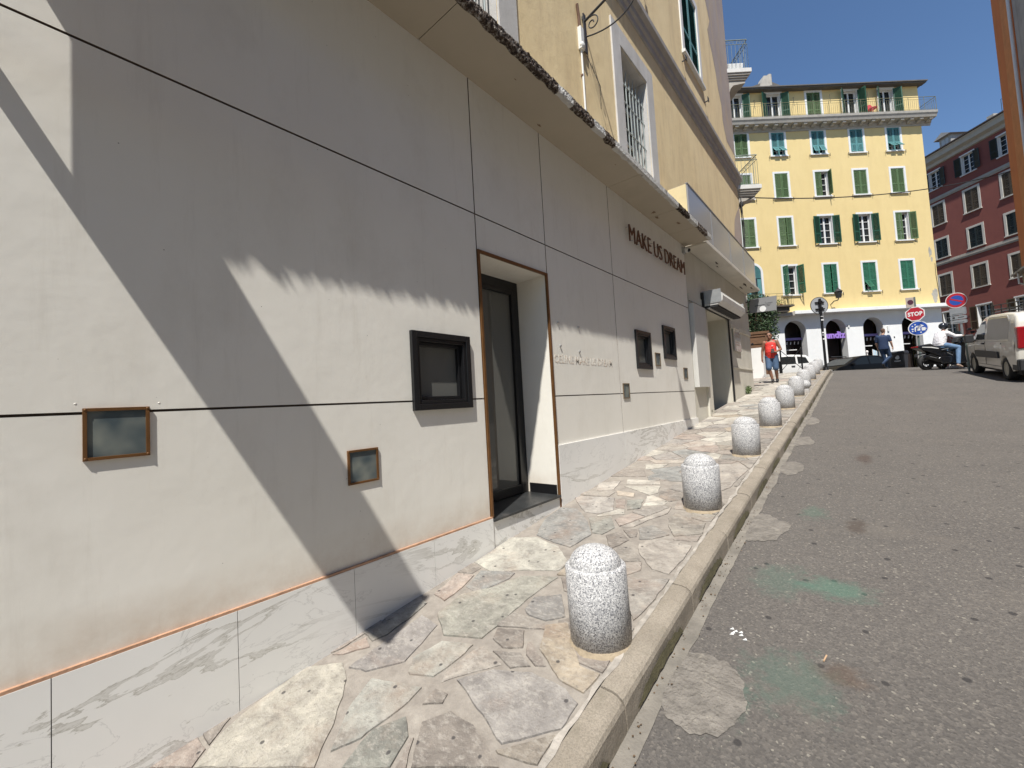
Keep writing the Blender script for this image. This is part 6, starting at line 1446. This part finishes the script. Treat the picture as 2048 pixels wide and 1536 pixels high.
hp = {-1: V3((-.16, -.10, .92)), 1: V3((-.16, .10, .92))}; kn = {-1: V3((.28, -.24, .78)), 1: V3((.28, .24, .74))}; an = {-1: V3((.16, -.30, .16)), 1: V3((.30, .26, .36))}
mb = MB(); Hd = head(mb, (.06, 0, 1.60), (1, 0, -.1), .95); mb.capsule((0, 0, 1.40), .055, (.04, 0, 1.50), .052)
mb.capsule((-.04, -.1, 1.28), .10, (-.04, .1, 1.28), .10); mb.capsule((-.10, -.07, 1.1), .12, (-.10, .07, 1.1), .12); mb.capsule((-.15, -.07, .95), .125, (-.15, .07, .95), .125)
for e in (-1, 1):
    mb.capsule(sh[e], .055, el[e], .042); mb.capsule(el[e], .042, wr_[e], .03); mb.capsule(hp[e], .09, kn[e], .062); mb.capsule(kn[e], .058, an[e], .036)
    hand(mb, wr_[e], (.75, .25*e, -.25), 1 if e < 0 else -1, (0, 0, -1), 1.6)
rm(mb.build('body', SKIN2, rd), .0085)
mb = MB(); torso(mb, [(.88, .15, .20, -.17, 0), (.98, .155, .20, -.17, 0), (1.1, .16, .195, -.14, 0), (1.22, .155, .20, -.10, 0), (1.32, .135, .205, -.06, 0), (1.39, .10, .15, -.03, 0), (1.43, .065, .08, -.01, 0)])
for e in (-1, 1): mb.capsule(sh[e], .085, el[e], .066); mb.capsule(el[e], .066, wr_[e]+V3((-.03, 0, 0)), .045)
rm(mb.build('shirt', mat('white cotton shirt', (.74, .72, .74), .8, .08, 7, .9, 14, bd=.05), rd), .0095, 1)
mb = MB(); torso(mb, [(.80, .15, .17, -.15, 0), (.92, .145, .18, -.16, 0), (.98, .14, .18, -.165, 0)])
for e in (-1, 1): mb.capsule(hp[e], .11, kn[e], .082); mb.capsule(kn[e], .080, an[e]+V3((0, 0, .03)), .06)
rm(mb.build('jeans', mat('light blue jeans', (.13, .22, .36), .8, .25, 8, .5, 40), rd), .0095, 1)
for e in (-1, 1):
    b_ = an[e]+V3((0, 0, -.05)); fd = V3((1, -.1*e, -.45 if e < 0 else 0)).normalized(); mb = MB(); mb.capsule(b_-fd*.03, .042, b_+fd*.15, .033); rm(mb.build('shoe', mat('beige shoe', (.42, .30, .24), .7), rd), .009, 1)
hl = MB(); hl.ball((.045, 0, 1.635), (.135, .125, .130), 24, 16); hl.ball((.10, 0, 1.60), (.10, .105, .10), 16, 12); ho = rm(hl.build('helmet', paint('glossy dark helmet', (.02, .025, .035), .15), rd), .01, 1)
mb = MB(); mb.ball((.10, 0, 1.625), (.108, .118, .06), 20, 10); mb.build('visor', M_GLASS, ho)
# a second scooter's mirror and handlebar behind the low white wall
s3 = thing('parked_scooter', 'handlebar and round mirror of a parked scooter poking above the low white wall', 'motor scooter', (-1.05, 19.6, g(19.6)), rad(60))
mb = MB(); mb.tube([(-.3, 0, 1.12), (0, .05, 1.06), (.3, 0, 1.12)], .018); mb.build('handlebar', M_BLACK, s3)
mb = MB(); mb.capsule((.25, 0, 1.12), .008, (.36, .03, 1.34), .008, 6); mb.ball((.38, .03, 1.38), (.08, .02, .055)); mb.build('mirror', M_BLACK, s3)
prb = MB(); prb.prism([(-.1, -.1, .3), (-.05, -.1, 1.04), (.05, -.1, 1.06), (.12, -.1, .9), (.12, -.1, .3)], (0, .9, 0)); prb.build('fairing', P_GREY, s3, bevel=.03)
for y in (-.25, .95): mb = MB(); mb.cyl((-.05, y, .25), (.05, y, .25), .25, n=24); mb.build('wheel', M_BLK2, s3)
# shop window mannequins
for (s_, n_, zt, colr, lab, hat) in ((-9.75, .80, .25, (.72, .72, .70), 'white mannequin with a pink cap in the left arch window', 1), (-5.42, .75, .33, (.72, .72, .7), 'white mannequin in the third arch window, partly behind the black car', 0), (-4.90, .70, .38, (.72, .68, .66), 'mannequin in a pink swimsuit in the third arch window', 2)):
    mq = thing('mannequin', lab, 'mannequin', M=YM @ Matrix.Translation((s_, n_, zt)), group='shop window mannequins')
    mb = MB(); mb.ball((0, 0, 1.92), (.08, .09, .115), 14, 10); mb.capsule((0, 0, 1.72), .045, (0, 0, 1.84), .045); mb.capsule((-.12, 0, 1.62), .07, (.12, 0, 1.62), .07); mb.capsule((0, 0, 1.5), .12, (0, 0, 1.35), .09); mb.capsule((-.05, 0, 1.18), .11, (.05, 0, 1.18), .11)
    for e in (-1, 1): mb.capsule((.08*e, 0, 1.1), .08, (.09*e, 0, .15), .04); mb.capsule((.17*e, 0, 1.62), .045, (.24*e, 0, 1.15), .03)
    rm(mb.build('body', mat('mannequin skin %d' % hat, colr, .4), mq), .014)
    if hat == 1: mb = MB(); mb.ball((0, 0, 1.98), (.12, .12, .07), 14, 8); mb.build('cap', mat('pink fabric', (.75, .16, .36), .7), mq)
    if hat == 2: mb = MB(); mb.capsule((0, 0, 1.50), .135, (0, 0, 1.32), .105); mb.capsule((-.05, 0, 1.17), .12, (.05, 0, 1.17), .12); rm(mb.build('swimsuit', mat('pink fabric', (.75, .16, .36), .7), mq), .014)
    if hat == 0: mb = MB(); mb.capsule((0, 0, 1.50), .13, (0, 0, 1.40), .11); rm(mb.build('top', mat('white top', (.8, .8, .8), .7), mq), .014)
tw = thing('hanging_towel', 'light blue striped towel hanging in the third arch window', 'towel', M=YM @ Matrix.Translation((-4.62, .55, .7)))
for i in range(7): mb = MB(); mb.box(i*.06, 0, 0, i*.06+.055, .03, 1.75-.03*i); mb.build('stripe', mat('pale blue cloth', (.35, .60, .80), .8) if i % 2 else M_TRIM, tw)
# small litter
lit = MB(); r = random.Random(77)
for _ in range(7): x, y = 1.86+r.uniform(-.05, .05), 2.62+r.uniform(-.05, .05); z = rz(x, y); lit.prism([(x, y, z+.002), (x+.022, y+.004, z+.004), (x+.012, y+.024, z+.003)], (0, 0, .003))
tag(lit.build('paper_scraps', M_TRIM), 'tiny torn white paper scraps on the asphalt near the first bollard', 'litter')
cg = MB(); x, y = 2.25, 2.62; z = rz(x, y)+.006; cg.cyl((x, y, z), (x+.006, y+.045, z), .0038, n=8); cg.cyl((x+.006, y+.045, z), (x+.008, y+.06, z), .004, n=8); tag(cg.build('cigarette_butt', mat('orange filter paper', (.5, .33, .2), .8)), 'cigarette butt on a rusty stain of the asphalt', 'litter')
